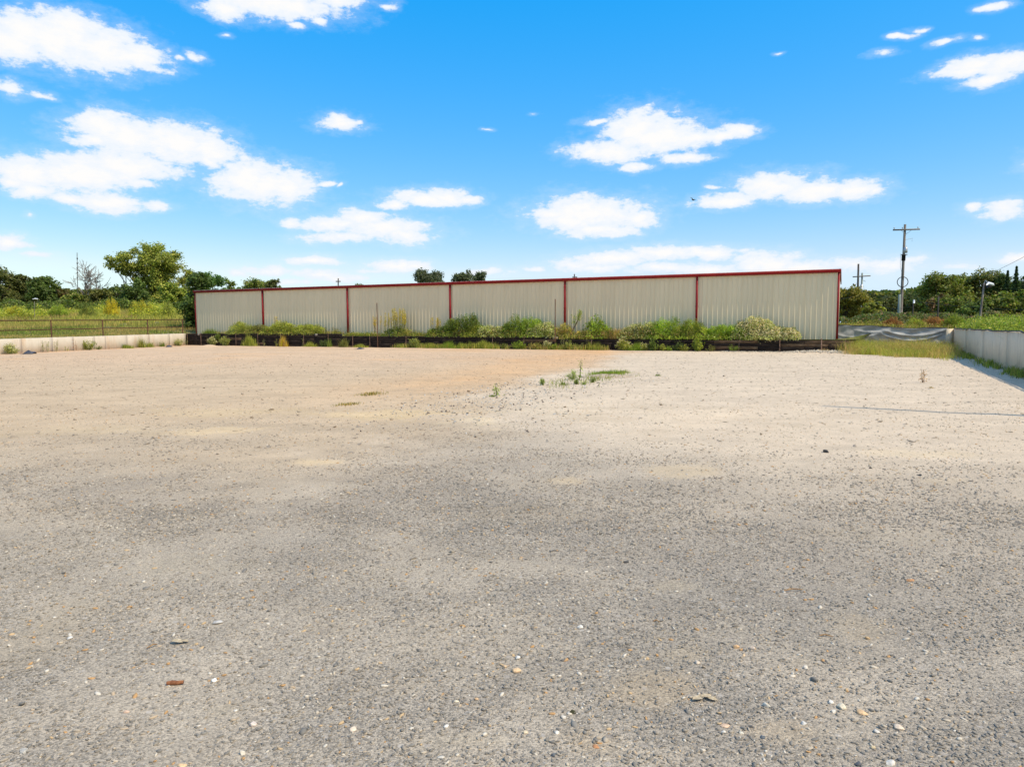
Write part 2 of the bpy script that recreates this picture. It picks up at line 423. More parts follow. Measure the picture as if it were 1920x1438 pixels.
for (px, py, hw, hh, c, w) in PATCH:
    p = gp(px, py); q = gp(px, py - hh); q2 = gp(px, py + hh)
    PW.append((p.x, p.y, hw * p.y / F, (q.y - q2.y) / 2, (c[0] * 1.05, c[1] * .92, c[2] * .74) if py < 960 else (c[0] * .92, c[1] * .81, c[2] * .66), w))
bnd = [gp(800, 790), gp(930, 742), gp(1010, 715), gp(1100, 690), gp(1150, 668), gp(1190, 661)]
def ground_fields(x, y):
    n1 = fbm(x * .35, y * .35, 5, 1); n2 = fbm(x * 1.4, y * 1.4, 4, 9); n3 = fbm(x * 5, y * 5, 3, 21)
    dist = np.hypot(x, y)
    yy = y + (n1 - .5) * 5 * np.clip(y / 12, .2, 1)
    grey = cl(.285, .243, .193); dust = cl(.385, .318, .238)
    tan = cl(.50, .37, .238); pink = cl(.55, .385, .245); orange = cl(.60, .35, .165); white = cl(.60, .475, .34)
    far = sstep(4.2, 13.0, yy + .9 * (x > 0) * np.clip(x, 0, 3))[:, None]
    near = grey + (dust - grey) * (sstep(.40, .64, n1 * .55 + n2 * .45) * .75)[:, None]
    # the line between tan soil on the left and white caliche on the right
    bx = np.interp(y, [p.y for p in bnd], [p.x for p in bnd])
    side = sstep(-1.1, 1.1, x - bx + (n1 - .5) * 3.2 + (n2 - .5) * 1.6)[:, None]
    leftc = tan + (pink - tan) * sstep(20, 40, y)[:, None]
    nearb = np.exp(-((x - bx + 2.4) / 2.6) ** 2) * sstep(13, 22, y) * (.35 + .65 * n2)
    strip = sstep(.58, .8, n1) * sstep(26, 36, y)
    leftc = leftc + (orange - leftc) * np.clip(nearb * .78 + strip * .35, 0, 1)[:, None]
    whitec = white * (1 - .08 * n2[:, None])
    farc = leftc * (1 - side) + whitec * side
    c = near * (1 - far) + farc * far
    stony = .95 - .75 * far[:, 0] - .35 * sstep(.45, .7, n1 * .5 + n2 * .5)
    stony = stony + .35 * nearb + .25 * sstep(.5, .7, n3) * far[:, 0]
    for (cx, cy, rx, ry, pc, w) in PW:
        r = np.sqrt(((x - cx) / rx) ** 2 + ((y - cy) / ry) ** 2) + (n2 - .5) * 1.7 + (n3 - .5) * 1.3
        k = (1 - sstep(.35, 1.15, r)) * w
        c = c + (cl(*pc) - c) * k[:, None]; stony = stony - .6 * k
    # dirt heaped along the feet of the walls
    for (P0, P1, dc) in ((LWA, LW1, cl(.56, .36, .22)), (TW0, TW0 + (TW1 - TW0) * .56, cl(.55, .38, .25))):
        d = (P1 - P0); L = d.length; d = d / L
        s = (x - P0.x) * d.x + (y - P0.y) * d.y; e = np.abs((x - P0.x) * d.y - (y - P0.y) * d.x)
        k = (1 - sstep(.2, 1.5, e + (n2 - .5))) * ((s > -2) & (s < L + 1)) * .8
        c = c + (dc - c) * k[:, None]
    n4 = fbm(x * .7, y * 2.2, 4, 77); n5 = fbm(x * .11, y * .3, 3, 78)
    c = c * (1 + (n3 - .5)[:, None] * .22 + (n2 - .5)[:, None] * .14 + (n4 - .5)[:, None] * .26 + (n5 - .5)[:, None] * .08)
    return c, np.clip(stony, 0.03, 1)
def ground_h(x, y):
    h = (fbm(x * .5, y * .5, 4, 31) - .5) * .05 * sstep(3, 9, np.hypot(x, y)) + (fbm(x * 3, y * 3, 3, 41) - .5) * .014
    for (px, py, r, hh) in ((388, 651, .8, .22), (500, 653, .5, .10), (558, 652, .35, .18), (430, 652, .5, .12), (640, 655, .5, .1), (690, 656, .5, .12), (1550, 661, 1.5, .12), (700, 658, .4, .12)):
        p = gp(px, py); h = h + hh * np.exp(-(((x - p.x) / r) ** 2 + ((y - p.y - .3) / (r * .8)) ** 2))
    return h
ys = [-26.0]
while ys[-1] < 72: ys.append(ys[-1] + (0.9 if ys[-1] < -2 else max(0.055, 0.010 * abs(ys[-1]) + .02)))
ys = np.array(ys)
xs = [0.0]
while xs[-1] < 46: xs.append(xs[-1] + 0.07 + 0.006 * xs[-1])
xs = np.array(sorted([-v for v in xs[1:]] + xs))
X, Y = np.meshgrid(xs, ys); xf, yf = X.ravel(), Y.ravel()
gc, gst = ground_fields(xf, yf); gz = ground_h(xf, yf)
nx, ny = len(xs), len(ys)
idx = np.arange(nx * ny).reshape(ny, nx)
quads = np.stack([idx[:-1, :-1].ravel(), idx[:-1, 1:].ravel(), idx[1:, 1:].ravel(), idx[1:, :-1].ravel()], 1)
m, t, b, g_ = mat_new('compacted_gravel', 0.95, 0.15)
co = texco(t)
a = nd(t, 'ShaderNodeAttribute', attribute_name='Col'); st = nd(t, 'ShaderNodeAttribute', attribute_name='stony')
def vor(sc, rnd=1.0):
    n = nd(t, 'ShaderNodeTexVoronoi'); t.links.new(co, n.inputs['Vector']); n.inputs['Scale'].default_value = sc; n.inputs['Randomness'].default_value = rnd
    return n.outputs['Distance'], n.outputs['Color']
d1, c1 = vor(135); d2, c2 = vor(55); d3, c3 = vor(16)
s1 = nd(t, 'ShaderNodeSeparateColor'); t.links.new(c1, s1.inputs[0]); s2 = nd(t, 'ShaderNodeSeparateColor'); t.links.new(c2, s2.inputs[0]); s3 = nd(t, 'ShaderNodeSeparateColor'); t.links.new(c3, s3.inputs[0])
base = a.outputs['Color']
hi = g_.mix(1.0, base, (1.75, 1.72, 1.65, 1), 'MULTIPLY'); lo = g_.mix(1.0, base, (.45, .47, .50, 1), 'MULTIPLY')
cell = g_.mix(g_.ramp(s1.outputs[0], 0.05, 0.98, False), lo, hi)
cc = g_.mix(g_.m('MULTIPLY_ADD', st.outputs['Fac'], .55, .22), base, cell)
isst = g_.m('MULTIPLY', g_.m('LESS_THAN', d2, .30), g_.m('GREATER_THAN', s2.outputs[1], .80))
isst = g_.m('MULTIPLY', isst, st.outputs['Fac'])
stc = g_.mix(s2.outputs[0], (0.13, 0.135, 0.14, 1), (0.60, 0.53, 0.44, 1))
cc = g_.mix(isst, cc, stc)
isd = g_.m('MULTIPLY', g_.m('LESS_THAN', d3, .22), g_.m('GREATER_THAN', s3.outputs[1], .72))
cc = g_.mix(g_.m('MULTIPLY', isd, .55), cc, g_.mix(s3.outputs[0], (0.22, 0.18, 0.15, 1), (0.55, 0.49, 0.42, 1)))
nf, _ = g_.noise(co, 240, 2, .6)
nm_, _ = g_.noise(co, 7, 5, .65)
cc = g_.mix(g_.m('MULTIPLY', g_.ramp(nm_, .35, .75), .22), cc, g_.mix(1.0, cc, (.72, .72, .74, 1), 'MULTIPLY'))
t.links.new(cc, b.inputs['Base Color'])
hh_ = g_.m('ADD', g_.m('MULTIPLY', g_.m('SUBTRACT', .5, d1), .5), g_.m('ADD', g_.m('MULTIPLY', isst, .35), g_.m('MULTIPLY', nf, .5)))
bump(t, b, hh_, 0.85, 0.006)
M['gravel'] = m
V = np.stack([xf, yf, gz], 1)
me = mesh_np('gravel_lot', V, quads, M['gravel'], gc, True)
sa = me.attributes.new('stony', 'FLOAT', 'POINT'); sa.data.foreach_set('value', gst.astype(np.float32))
tag(link('gravel_lot', me), 'wide open lot of grey gravel, tan soil and white caliche', kind='structure')

m, t, b, g_ = mat_new('dry_meadow_soil', 0.95, 0.1)
co = texco(t); f, _ = g_.noise(co, .22, 6, .6); f2, _ = g_.noise(co, 3.5, 5, .65)
c = g_.mix(g_.ramp(f, .35, .65), (0.11, 0.135, 0.035, 1), (0.24, 0.20, 0.095, 1)); c = g_.mix(g_.m('MULTIPLY', f2, .6), c, (0.09, 0.10, 0.03, 1))
t.links.new(c, b.inputs['Base Color']); bump(t, b, f2, .8, .15)
M['meadow'] = m
S = 1800
V = [(-S, -S, -.12), (S, -S, -.12), (S, S, -.12), (-S, S, -.12)]
tag(link('ground', mesh_np('ground', V, [(0, 1, 2, 3)], M['meadow'])), 'flat open country reaching the horizon', kind='structure')

poly = [LWA, LW0, LW1, TW0, TW1, TF0 - Vector((0, .15, 0)), TF1, RW0, RWc, RW1]
inset = []
pl = []
for i in range(len(poly) - 1):
    k = max(2, int((poly[i + 1] - poly[i]).length / 1.2))
    for j in range(k): pl.append(poly[i].lerp(poly[i + 1], j / k))
pl.append(poly[-1])
CEN = Vector((0, 20, 0))
ring = [0.14] + list(np.cumsum([.5 * 1.13 ** i for i in range(40)]) + .14)
V = []
for p in pl:
    d = (p - CEN); r0 = d.length; d.normalize()
    for r in ring: q = CEN + d * (r0 + r); V.append((q.x, q.y))
V = np.array(V); zz = field_z(V[:, 0], V[:, 1]); V = np.concatenate([V, zz[:, None]], 1)
idx = np.arange(len(V)).reshape(len(pl), len(ring))
q = np.stack([idx[:-1, :-1].ravel(), idx[:-1, 1:].ravel(), idx[1:, 1:].ravel(), idx[1:, :-1].ravel()], 1)
tag(link('field', mesh_np('field', V, q[:, ::-1], M['meadow'], None, True)), 'raised grassy ground behind the retaining walls', kind='structure')

# ------------------------------------------------------------------ metal building
EAVE = at(1571, 505.5, 42.3).z
BASE = 0.70
WL = (A2 - B2).length
ang = math.atan2(U.y, U.x)
bld = empty('metal_building', (B2.x, B2.y, BASE), ang)
tag(bld, 'long low cream ribbed metal building with red gutter and downpipes', 'building')
HW = EAVE - BASE                          # local x along the wall, local -y towards the lot
PW_ = WL / round(WL / 0.9144); NP = round(WL / PW_)
rib = PW_ / 3; e = 0.0015
prof = []
for k in range(3):
    o = k * rib
    prof += [(o, 0), (o + .012, -.048), (o + .028, -.052), (o + .090, 0)]
    for mr in (.36, .66):
        c0 = o + .090 + (rib - .090) * mr
        prof += [(c0 - .016, 0), (c0 - .008, -.005), (c0 + .008, -.005), (c0 + .016, 0)]
prof.append((PW_, 0))
def sheet(prof, h, mat, name):
    V = [(x, y, 0.0) for x, y in prof] + [(x, y, h) for x, y in prof]
    n = len(prof); q = [(i, i + 1, n + i + 1, n + i) for i in range(n - 1)]
    # closed back so the sheet has thickness
    V += [(prof[0][0], .03, 0), (prof[-1][0], .03, 0), (prof[0][0], .03, h), (prof[-1][0], .03, h)]
    q += [(2 * n + 1, 2 * n, 2 * n + 2, 2 * n + 3)]
    return mesh_np(name, V, q, mat)
wp = sheet(prof, HW - .02, M['siding'], 'wall_panel')
for i in range(NP):
    link('wall_panel', wp, bld, (i * PW_, 0, 0))
DEP = 14.0
for x0 in (.02, WL - .06): mb = MB(); mb.box(x0, x0 + .04, .04, DEP, 0, HW - .02); link('side_wall', mb.mesh('side_wall', M['siding']), bld)
mb = MB(); mb.box(.06, WL - .06, DEP - .04, DEP, 0, HW - .02); link('rear_wall', mb.mesh('rear_wall', M['siding']), bld)
# roof sheets, ribbed, rising from the eave to a ridge
SL = 0.066; L2 = DEP / 2
RWd = WL / 58
rp = [(0, .0), (.02, .03), (.05, .03), (.07, 0), (RWd * .5 - .03, 0), (RWd * .5 - .015, .03), (RWd * .5 + .015, .03), (RWd * .5 + .03, 0), (RWd, 0)]
n = len(rp)
V = [(x, -.12, z + HW + .012) for x, z in rp] + [(x, L2, z + HW + .012 + SL * (L2 + .12)) for x, z in rp] + [(x, DEP + .12, z + HW + .012) for x, z in rp]
q = [(i, i + 1, n + i + 1, n + i) for i in range(n - 1)] + [(n + i, n + i + 1, 2 * n + i + 1, 2 * n + i) for i in range(n - 1)]
rs = mesh_np('roof_panel', V, q, M['white_roof'])
for i in range(58): link('roof_panel', rs, bld, (i * RWd, 0, 0))
def roof_end(x0, x1):
    V = [(x, y, z) for x in (x0, x1) for (y, z) in ((-.12, HW - .16), (-.12, HW + .045), (L2, HW + .045 + SL * (L2 + .12)), (DEP + .12, HW + .045), (DEP + .12, HW - .16), (L2, HW - .16 + SL * (L2 + .12)))]
    return mesh_np('rake_trim', V, [np.array([(0, 1, 7, 6), (1, 2, 8, 7), (2, 3, 9, 8), (3, 4, 10, 9), (4, 5, 11, 10), (5, 0, 6, 11), (0, 5, 2, 1), (5, 4, 3, 2), (6, 7, 8, 11), (11, 8, 9, 10)])], M['red'])
link('rake_trim', roof_end(-.07, -.005), bld); link('rake_trim', roof_end(WL + .005, WL + .07), bld)
# gutter: a sculpted trough along the eave
GP = [(-.012, HW - .17), (-.14, HW - .17), (-.165, HW - .15), (-.175, HW - .09), (-.205, HW - .04), (-.205, HW + .012), (-.19, HW + .012), (-.19, HW - .03), (-.012, HW - .03)]
n = len(GP)
V = [(-.07, y, z) for y, z in GP] + [(WL + .07, y, z) for y, z in GP]
q = [(i, (i + 1) % n, n + (i + 1) % n, n + i) for i in range(n)]
me = mesh_np('gutter', V, [np.array(q), np.array([tuple(range(n - 1, -1, -1)), tuple(range(n, 2 * n))])], M['red'])
link('gutter', me, bld)
mb = MB(); mb.box(-.1, WL + .1, -.215, -.206, HW + .0125, HW + .03)
link('gutter_lip', mb.mesh('gutter_lip', M['red']), bld)
# corner trims
for x0, x1 in ((-.045, .07), (WL - .07, WL + .05)):
    mb = MB(); mb.box(x0, x1, -.058, .10, .0, HW - .172); link('corner_trim', mb.mesh('corner_trim', M['red']), bld)
# downpipes
for px in (494, 652.5, 844.5, 1059, 1305.5):
    w = on_line(px, B2 + N * .1, A2 + N * .1); s = (w - B2).dot(U)
    mb = MB(); mb.box(s - .062, s + .062, -.150, -.048, .22, HW - .172)
    V = [(s + sx * .062, y, z) for sx in (-1, 1) for (y, z) in ((-.150, .22), (-.048, .22), (-.20, .02), (-.30, .06))]
    mb.add(V, [(0, 1, 5, 4), (0, 3, 2, 1), (4, 5, 6, 7), (1, 2, 6, 5), (3, 0, 4, 7), (2, 3, 7, 6)])
    dp = link('downpipe', mb.mesh('downpipe', M['red']), bld)
    for z in (.55, 2.1, HW - .6):
        mb = MB(); mb.box(s - .08, s + .08, -.158, -.046, z, z + .03); link('strap', mb.mesh('strap', M['red']), dp)

# ------------------------------------------------------------------ timber retaining wall
tdir = (TW1 - TW0).normalized(); TL = (TW1 - TW0).length; tn = Vector((tdir.y, -tdir.x, 0)); tn = tn if tn.y < 0 else -tn
tw = empty('timber_wall', (TW0.x, TW0.y, 0), math.atan2(tdir.y, tdir.x))
tag(tw, 'stepped retaining wall of black railway sleepers below the building', 'retaining wall')
TROW = .182
def timber_mesh(L, mat, sd):
    r = random.Random(sd); k = 5
    V = []
    for i in range(k + 1):
        x = L * i / k
        j = lambda: r.uniform(-.007, .007)
        cc_ = .012
        V += [(x, -.10 + cc_ + j(), .004), (x, -.10 + j(), cc_ + .004 + j()), (x, -.10 + j(), TROW - cc_ - .006 + j()), (x, -.10 + cc_ + j(), TROW - .006 + j() * .4), (x, .10, TROW - .006), (x, .10, .004)]
    q = []
    for i in range(k):
        for j in range(6): q.append((i * 6 + j, i * 6 + (j + 1) % 6, (i + 1) * 6 + (j + 1) % 6, (i + 1) * 6 + j))
    e_ = [tuple(range(5, -1, -1)), tuple(range(k * 6, k * 6 + 6))]
    return mesh_np('timber', V, [np.array(q), np.array(e_)], mat)
TM = [timber_mesh(2.585, M['timber'], i) for i in range(5)] + [timber_mesh(2.585, M['timber_brown'], 11), timber_mesh(2.585, M['timber_brown'], 12)]
def tpos(px): return (on_line(px, TW0, TW1) - TW0).dot(tdir)
s_a, s_b, s_c = tpos(640), tpos(1044), tpos(1590)
rr = random.Random(3)
for row in range(6):
    xend = s_a if row == 5 else (s_b if row == 4 else s_c)
    x = 0.0; first = True
    while x < xend - .3:
        L = 2.6 if not (first and row % 2) else 1.3
        L = min(L, xend - x) if row < 3 or row > 3 else L
        if row == 3 and x + L > s_c: L = tpos(1601) - x
        brown = (row == 2 and x > tpos(1395)) or (row == 1 and tpos(1330) < x < tpos(1365)) or rr.random() < .07
        me = TM[5 + rr.randrange(2)] if brown else TM[rr.randrange(5)]
        o = link('timber', me, tw, (x, -.01 * row * 0 + rr.uniform(-.014, .014), row * TROW + (-.05 if row == 0 else -.05)))
        o.scale = (L / 2.6, 1, 1); o.rotation_euler = (0, 0, rr.uniform(-.003, .003))
        x += L + .004; first = False
        if L < .5 and row == 3: break
for px, py, w in ((372, 0, .22), (592, 0, .25), (1038, 0, .3)):
    s = tpos(px); rw = 5 if px < 640 else 4
    mb = MB(); mb.box(s, s + w, -.122, .10, rw * TROW - .05 + .01, rw * TROW + .125 - .0); link('timber_end', mb.mesh('timber_end', M['timber_cut']), tw)
for px, ext in ((353, .0), (378.5, .02), (444, .01), (485, -.02), (528, -.03), (571, .02), (617, .0), (663, .05), (695, -.02), (763, .0), (925, .02), (984, .0), (1110, .0), (1162, .0), (1387, .0), (1463, .03), (1541, .12), (1586, .04)):
    s = tpos(px); top = (6 if s < s_a else 5 if s < s_b else 4) * TROW - .03 + ext
    mb = MB(); mb.tube([(s + rr.uniform(-.02, .02), -.15, -.1), (s, -.135, top)], .017 if px not in (1541, 1463) else .03, 6)
    link('stake', mb.mesh('stake', M['stake'], True), tw)
# earth held by the wall, level with each step
for (x0, x1, z) in ((0, s_a, 6 * TROW - .12), (s_a, s_b, 5 * TROW - .10)):
    k = int((x1 - x0) / .4); V = []
    for i in range(k + 1):
        for j, yy in enumerate((.10, .5, .9, 1.30)):
            V.append((x0 + (x1 - x0) * i / k, yy, z + rr.uniform(-.02, .03) - .0 * j))
    q = [(i * 4 + j, (i + 1) * 4 + j, (i + 1) * 4 + j + 1, i * 4 + j + 1) for i in range(k) for j in range(3)]
    V2 = V + [(x0, .1, .3), (x0, 1.3, .3), (x1, .1, .3), (x1, 1.3, .3)]
    nn = len(V)
    o = tag(link('earth_bank', mesh_np('earth_bank', V2, [np.array(q), np.array([(nn + 2, nn + 3, k * 4 + 3, k * 4)])], M['meadow'], None, True)), 'earth level with the top of the sleeper wall', kind='structure')
    o.matrix_world = tw.matrix_basis if False else Matrix.Translation((TW0.x, TW0.y, 0)) @ Matrix.Rotation(math.atan2(tdir.y, tdir.x), 4, 'Z')

# two tall rusty pipe posts in front of the sleepers
for px, py0, py1, lab in ((710.5, 657, 568, 'tall thin rusty pipe post standing left of the tall yellow plumes'), (1043, 662, 561, 'tall thin rusty pipe post standing left of the leaning sapling')):
    w = on_line(px, TW0, TW1) + tn * .2
    top = at(px - .5, py1, w.y).z
    mb = MB(); mb.tube([(0, 0, -.1), (0, 0, top)], .032, 8)
    o = link('pipe_post', mb.mesh('pipe_post', M['rust'], True), None, (w.x, w.y, 0)); tag(o, lab, 'post', 'tall rusty posts in front of the sleepers')

# ------------------------------------------------------------------ left concrete wall with pipe fence
def wall_run(name, P0, P1, h0, h1, th, joints, mat, label, side, cat='retaining wall', cap=None):
    d = (P1 - P0); L = d.length; d.normalize()
    root = empty(name, (P0.x, P0.y, 0), math.atan2(d.y, d.x)); tag(root, label, cat)
    js = [0] + sorted(joints) + [L]
    for i in range(len(js) - 1):
        x0, x1 = js[i] + .006, js[i + 1] - .006
        za = h0 + (h1 - h0) * x0 / L; zb = h0 + (h1 - h0) * x1 / L
        y0, y1 = (0, th) if side > 0 else (-th, 0)
        k = 6; V = []; c_ = .018
        sec = lambda zt: [(y0, -.3), (y0, zt - c_), (y0 + c_, zt), (y1 - c_, zt), (y1, zt - c_), (y1, -.3)]
        for a_ in range(k + 1):
            x = x0 + (x1 - x0) * a_ / k; zt = za + (zb - za) * a_ / k + rr.uniform(-.006, .006)
            V += [(x, yy, z_) for yy, z_ in sec(zt)]
        q = [(a_ * 6 + j, a_ * 6 + (j + 1) % 6, (a_ + 1) * 6 + (j + 1) % 6, (a_ + 1) * 6 + j) for a_ in range(k) for j in range(6)]
        link('concrete_panel', mesh_np('concrete_panel', V, [np.array(q)[:, ::-1], np.array([tuple(range(6)), tuple(range(k * 6 + 5, k * 6 - 1, -1))])], mat), root)
    return root, L, d
hL0 = at(0, 636.0, LW0.y).z; hL1 = at(346, 625.3, LW1.y).z
d0 = (LW1 - LW0); slope = (hL1 - hL0) / d0.length
hLA = hL0 - slope * (LW0 - LWA).length * .3
LLen = (LW1 - LWA).length
ldir = (LW1 - LWA).normalized()
def lpos(px): return (on_line(px, LW0, LW1) - LW0).dot(ldir)
wl1, _, _ = wall_run('concrete_wall', LW0, LW1, hL0, hL1, .22, [lpos(40), lpos(98), lpos(137), lpos(177), lpos(197.5), lpos(238), lpos(280), lpos(318)], M['conc_l'], 'pale tan poured concrete wall below the rusty pipe fence', 1)
# the part beside the camera
for i in range(6):
    L = (LW0 - LWA).length
    mb = MB(); mb.box(-L + i * L / 6 + .006, -L + (i + 1) * L / 6 - .006, 0, .22, -.3, hL0 - .005)
    link('concrete_panel', mb.mesh('concrete_panel', M['conc_l']), wl1)
fence = empty('pipe_fence', (LW0.x, LW0.y, 0), math.atan2(ldir.y, ldir.x))
tag(fence, 'rusty two-rail pipe fence along the top of the pale concrete wall', 'fence')
def wz(s): return hL0 + (hL1 - hL0) * s / d0.length if s > 0 else hL0
posts = [lpos(p) for p in (99, 195.5, 279.5, 353)]
gap = posts[1] - posts[0]
posts = [posts[0] - gap * k for k in range(7, 0, -1)] + posts
rail_t = [at(0, 601.5, LW0.y).z, at(353, 599.3, LW1.y).z]; rail_m = [at(0, 619.6, LW0.y).z, at(353, 613.0, LW1.y).z]
def rz_(r, s): return r[0] + (r[1] - r[0]) * max(s, 0) / d0.length
for s in posts:
    s = min(s, d0.length - .25)
    mb = MB(); mb.tube([(s, .11, wz(s) - .1), (s, .11, rz_(rail_t, s) - .03)], .042, 8); link('post', mb.mesh('post', M['rust'], True), fence)
for r, rad in ((rail_t, .036), (rail_m, .030)):
    mb = MB(); pts = [(s, .11 + (.045 if rad < .033 else 0), rz_(r, s) + rr.uniform(-.012, .012)) for s in np.linspace(posts[0], d0.length + .15, 22)]
    mb.tube(pts, rad, 8); link('rail', mb.mesh('rail', M['rust'], True), fence)

# ------------------------------------------------------------------ right concrete wall and fabric fence
hR0 = at(1786, 616.3, RW0.y).z; hR1 = at(1920, 625.5, RWc.y).z
Lr = (RWc - RW0).length; slope = (hR1 - hR0) / Lr
side = 1 if RD.cross(Vector((0, 0, 1))).x > 0 else -1
RLen = (RW1 - RW0).length
wr, _, rd = wall_run('concrete_wall', RW0, RW1, hR0, hR0, .2, [6.1 * k for k in range(1, 9)], M['conc_r'], 'grey water-streaked concrete wall along the bright side of the lot', 1)
def fab_edge(root, pts, name, rad=.028):
    mb = MB(); mb.tube(pts, rad, 6); return link(name, mb.mesh(name, M['black'], True), root)
pts = [(s, .0 + rr.uniform(-.03, .02) - .01, hR0 + .015 + rr.uniform(-.02, .03)) for s in np.arange(.2, RLen, .45)]
fab_edge(wr, pts, 'edging', .026)
# return of the wall at the far corner
rt = empty('concrete_return', (RW0.x, RW0.y, 0), math.atan2((TF1 - RW0).y, (TF1 - RW0).x))
tag(rt, 'short end of grey concrete wall between fabric and corner seam', 'wall stub')
mb = MB(); mb.box(.02, .42, -.1, .1, -.3, hR0 - .004); link('concrete_panel', mb.mesh('concrete_panel', M['conc_r']), rt)
mb = MB(); mb.tube([(-.03, .13, -.05), (0.0, .13, .4), (.03, .14, 1.0), (.02, .13, hR0 - .02)], .022, 6); link('seam', mb.mesh('seam', M['black'], True), rt)

ff = empty('fabric_fence', (TF0.x, TF0.y, 0), math.atan2((TF1 - TF0).y, (TF1 - TF0).x)); FL = (TF1 - TF0).length
tag(ff, 'sagging grey fabric barrier hung between building and concrete wall', 'fabric fence')
nxs, nzs = 140, 34; V = []
zt0 = at(1578, 609.4, TF0.y).z; zt1 = hR0 + .02
def ftop(s):
    u = s / FL
    return zt0 + (zt1 - zt0) * u - .085 * math.sin(math.pi * min(1, max(0, (u - .42) / .45))) ** 2 + .012 * math.sin(u * 23)
for j in range(nzs + 1):
    v = j / nzs
    for i in range(nxs + 1):
        u = i / nxs; s = u * FL; tp = ftop(s)
        z = -.05 + (tp + .05) * v
        # swags hanging from u=.45 to u=.95 and from 0 to .35
        o = 0
        for (u0, u1, zz_, dp, am) in ((.43, 1.0, 1.34, .52, .10), (.42, .98, 1.12, .60, .12), (.0, .42, 1.10, .38, .07), (.02, .38, .86, .30, .05), (.18, .52, 1.30, .2, .05), (.5, .9, 1.5, .22, .05)):
            if u0 < u < u1:
                w_ = (u - u0) / (u1 - u0); zc = zz_ - dp * math.sin(math.pi * w_) ** .8 * .8
                o += am * math.exp(-((z - zc) / .07) ** 2) * math.sin(math.pi * w_) ** .5
        o += .03 * math.sin(u * 61 + z * 5) * (1 - v) + .02 * math.sin(u * 27 - z * 9) + .05 * float(vnoise(u * 14, z * 4, 3))
        V.append((s, -o, z))
V = np.array(V); idx = np.arange(len(V)).reshape(nzs + 1, nxs + 1)
q = np.stack([idx[:-1, :-1].ravel(), idx[:-1, 1:].ravel(), idx[1:, 1:].ravel(), idx[1:, :-1].ravel()], 1)
link('fabric', mesh_np('fabric', V, q, M['fabric'], None, True), ff)
fab_edge(ff, [(s, -.03, ftop(s) + .01) for s in np.linspace(0, FL, 60)], 'hem', .024)
fab_edge(ff, [(.0, -.03, ftop(0)), (-.05, -.03, 1.1), (.0, -.02, .8), (.12, -.02, .5), (.4, -.03, .3)], 'hem', .02)
for s in (.02, 1.95, 3.6, 5.3): 
    if s < FL:
        mb = MB(); mb.tube([(s, .06, -.2), (s, .06, ftop(s) + .06)], .025, 6); link('post', mb.mesh('post', M['rust'], True), ff)

# ------------------------------------------------------------------ leaves and plants
def leaf_cards(C, size, cols, up=.35, asp=.45, seed=0, out=None):
    """diamond shaped leaves at points C"""
    r = np.random.default_rng(seed); n = len(C)
    size = np.broadcast_to(size, (n,))
    nrm = r.normal(size=(n, 3)); nrm[:, 2] += up * 2
    if out is not None: nrm += out * 1.0
    nrm /= np.linalg.norm(nrm, axis=1)[:, None]
    tdr = r.normal(size=(n, 3)); tdr -= (tdr * nrm).sum(1)[:, None] * nrm; tdr /= np.linalg.norm(tdr, axis=1)[:, None] + 1e-9
    bd = np.cross(nrm, tdr); s = size[:, None]
    V = np.stack([C - tdr * s * .5, C + bd * s * asp * .5, C + tdr * s * .5, C - bd * s * asp * .5], 1).reshape(-1, 3)
    Q = np.arange(4 * n).reshape(n, 4)
    return V, Q, np.repeat(cols, 4, axis=0)
def blades(P, h, w, lean, cols, seed=0, seg=2, tipcol=None):
    """upright tapering blades from points P"""
    r = np.random.default_rng(seed); n = len(P)
    h = np.broadcast_to(h, (n,)); w = np.broadcast_to(w, (n,))
    th = r.uniform(0, 2 * math.pi, n); ld = np.stack([np.cos(th), np.sin(th), np.zeros(n)], 1) * (np.abs(r.normal(size=n)) * lean * h)[:, None]
    tw_ = r.uniform(0, 2 * math.pi, n); sd = np.stack([np.cos(tw_), np.sin(tw_), np.zeros(n)], 1) * w[:, None] * .5
    upv = np.array([0, 0, 1.0])
    m_ = P + ld * .3 + upv * h[:, None] * .55; tp = P + ld + upv * h[:, None]
    V = np.stack([P - sd, P + sd, m_ + sd * .8, m_ - sd * .8, tp], 1).reshape(-1, 3)
    b0 = np.arange(n)[:, None] * 5
    Q = b0 + np.array([[0, 1, 2, 3]]); T = b0 + np.array([[3, 2, 4]])
    c = np.repeat(cols, 5, axis=0)
    if tipcol is not None:
        c = c.reshape(n, 5, 3); c[:, 4] = tipcol; c[:, 2:4] = c[:, 2:4] * .6 + tipcol[:, None] * .4 if tipcol.ndim == 2 else c[:, 2:4] * .6 + tipcol * .4; c = c.reshape(-1, 3)
    return V, [Q, T], c
LEAF_GAIN = 2.15
def pal(cs, n, seed=0, var=.22):
    r = np.random.default_rng(seed); cs = np.array(cs, float)
    c = cs[r.integers(0, len(cs), n)] * LEAF_GAIN * np.array([1.10, .96, .82])
    return c * (1 + r.normal(size=(n, 1)) * var) * (1 + r.normal(size=(n, 3)) * .05)
DG = [(.042, .070, .019), (.054, .085, .024), (.066, .098, .027)]
MG = [(.058, .092, .018), (.082, .122, .022), (.108, .145, .026)]
YG = [(.13, .17, .03), (.17, .20, .035), (.20, .22, .05)]
BG = [(.085, .145, .018), (.12, .185, .022), (.155, .21, .026)]
OL = [(.07, .085, .025), (.10, .11, .03), (.12, .125, .035)]
TAN = [(.22, .165, .07), (.26, .195, .085), (.18, .145, .06)]
GOLD = [(.28, .225, .015), (.31, .25, .02), (.24, .22, .02)]
WHT = [(.31, .30, .19), (.35, .34, .23), (.27, .275, .16)]
SAGE = [(.11, .14, .05), (.155, .185, .07), (.195, .22, .095)]
FINE = [(.12, .16, .03), (.165, .20, .04), (.21, .235, .06)]

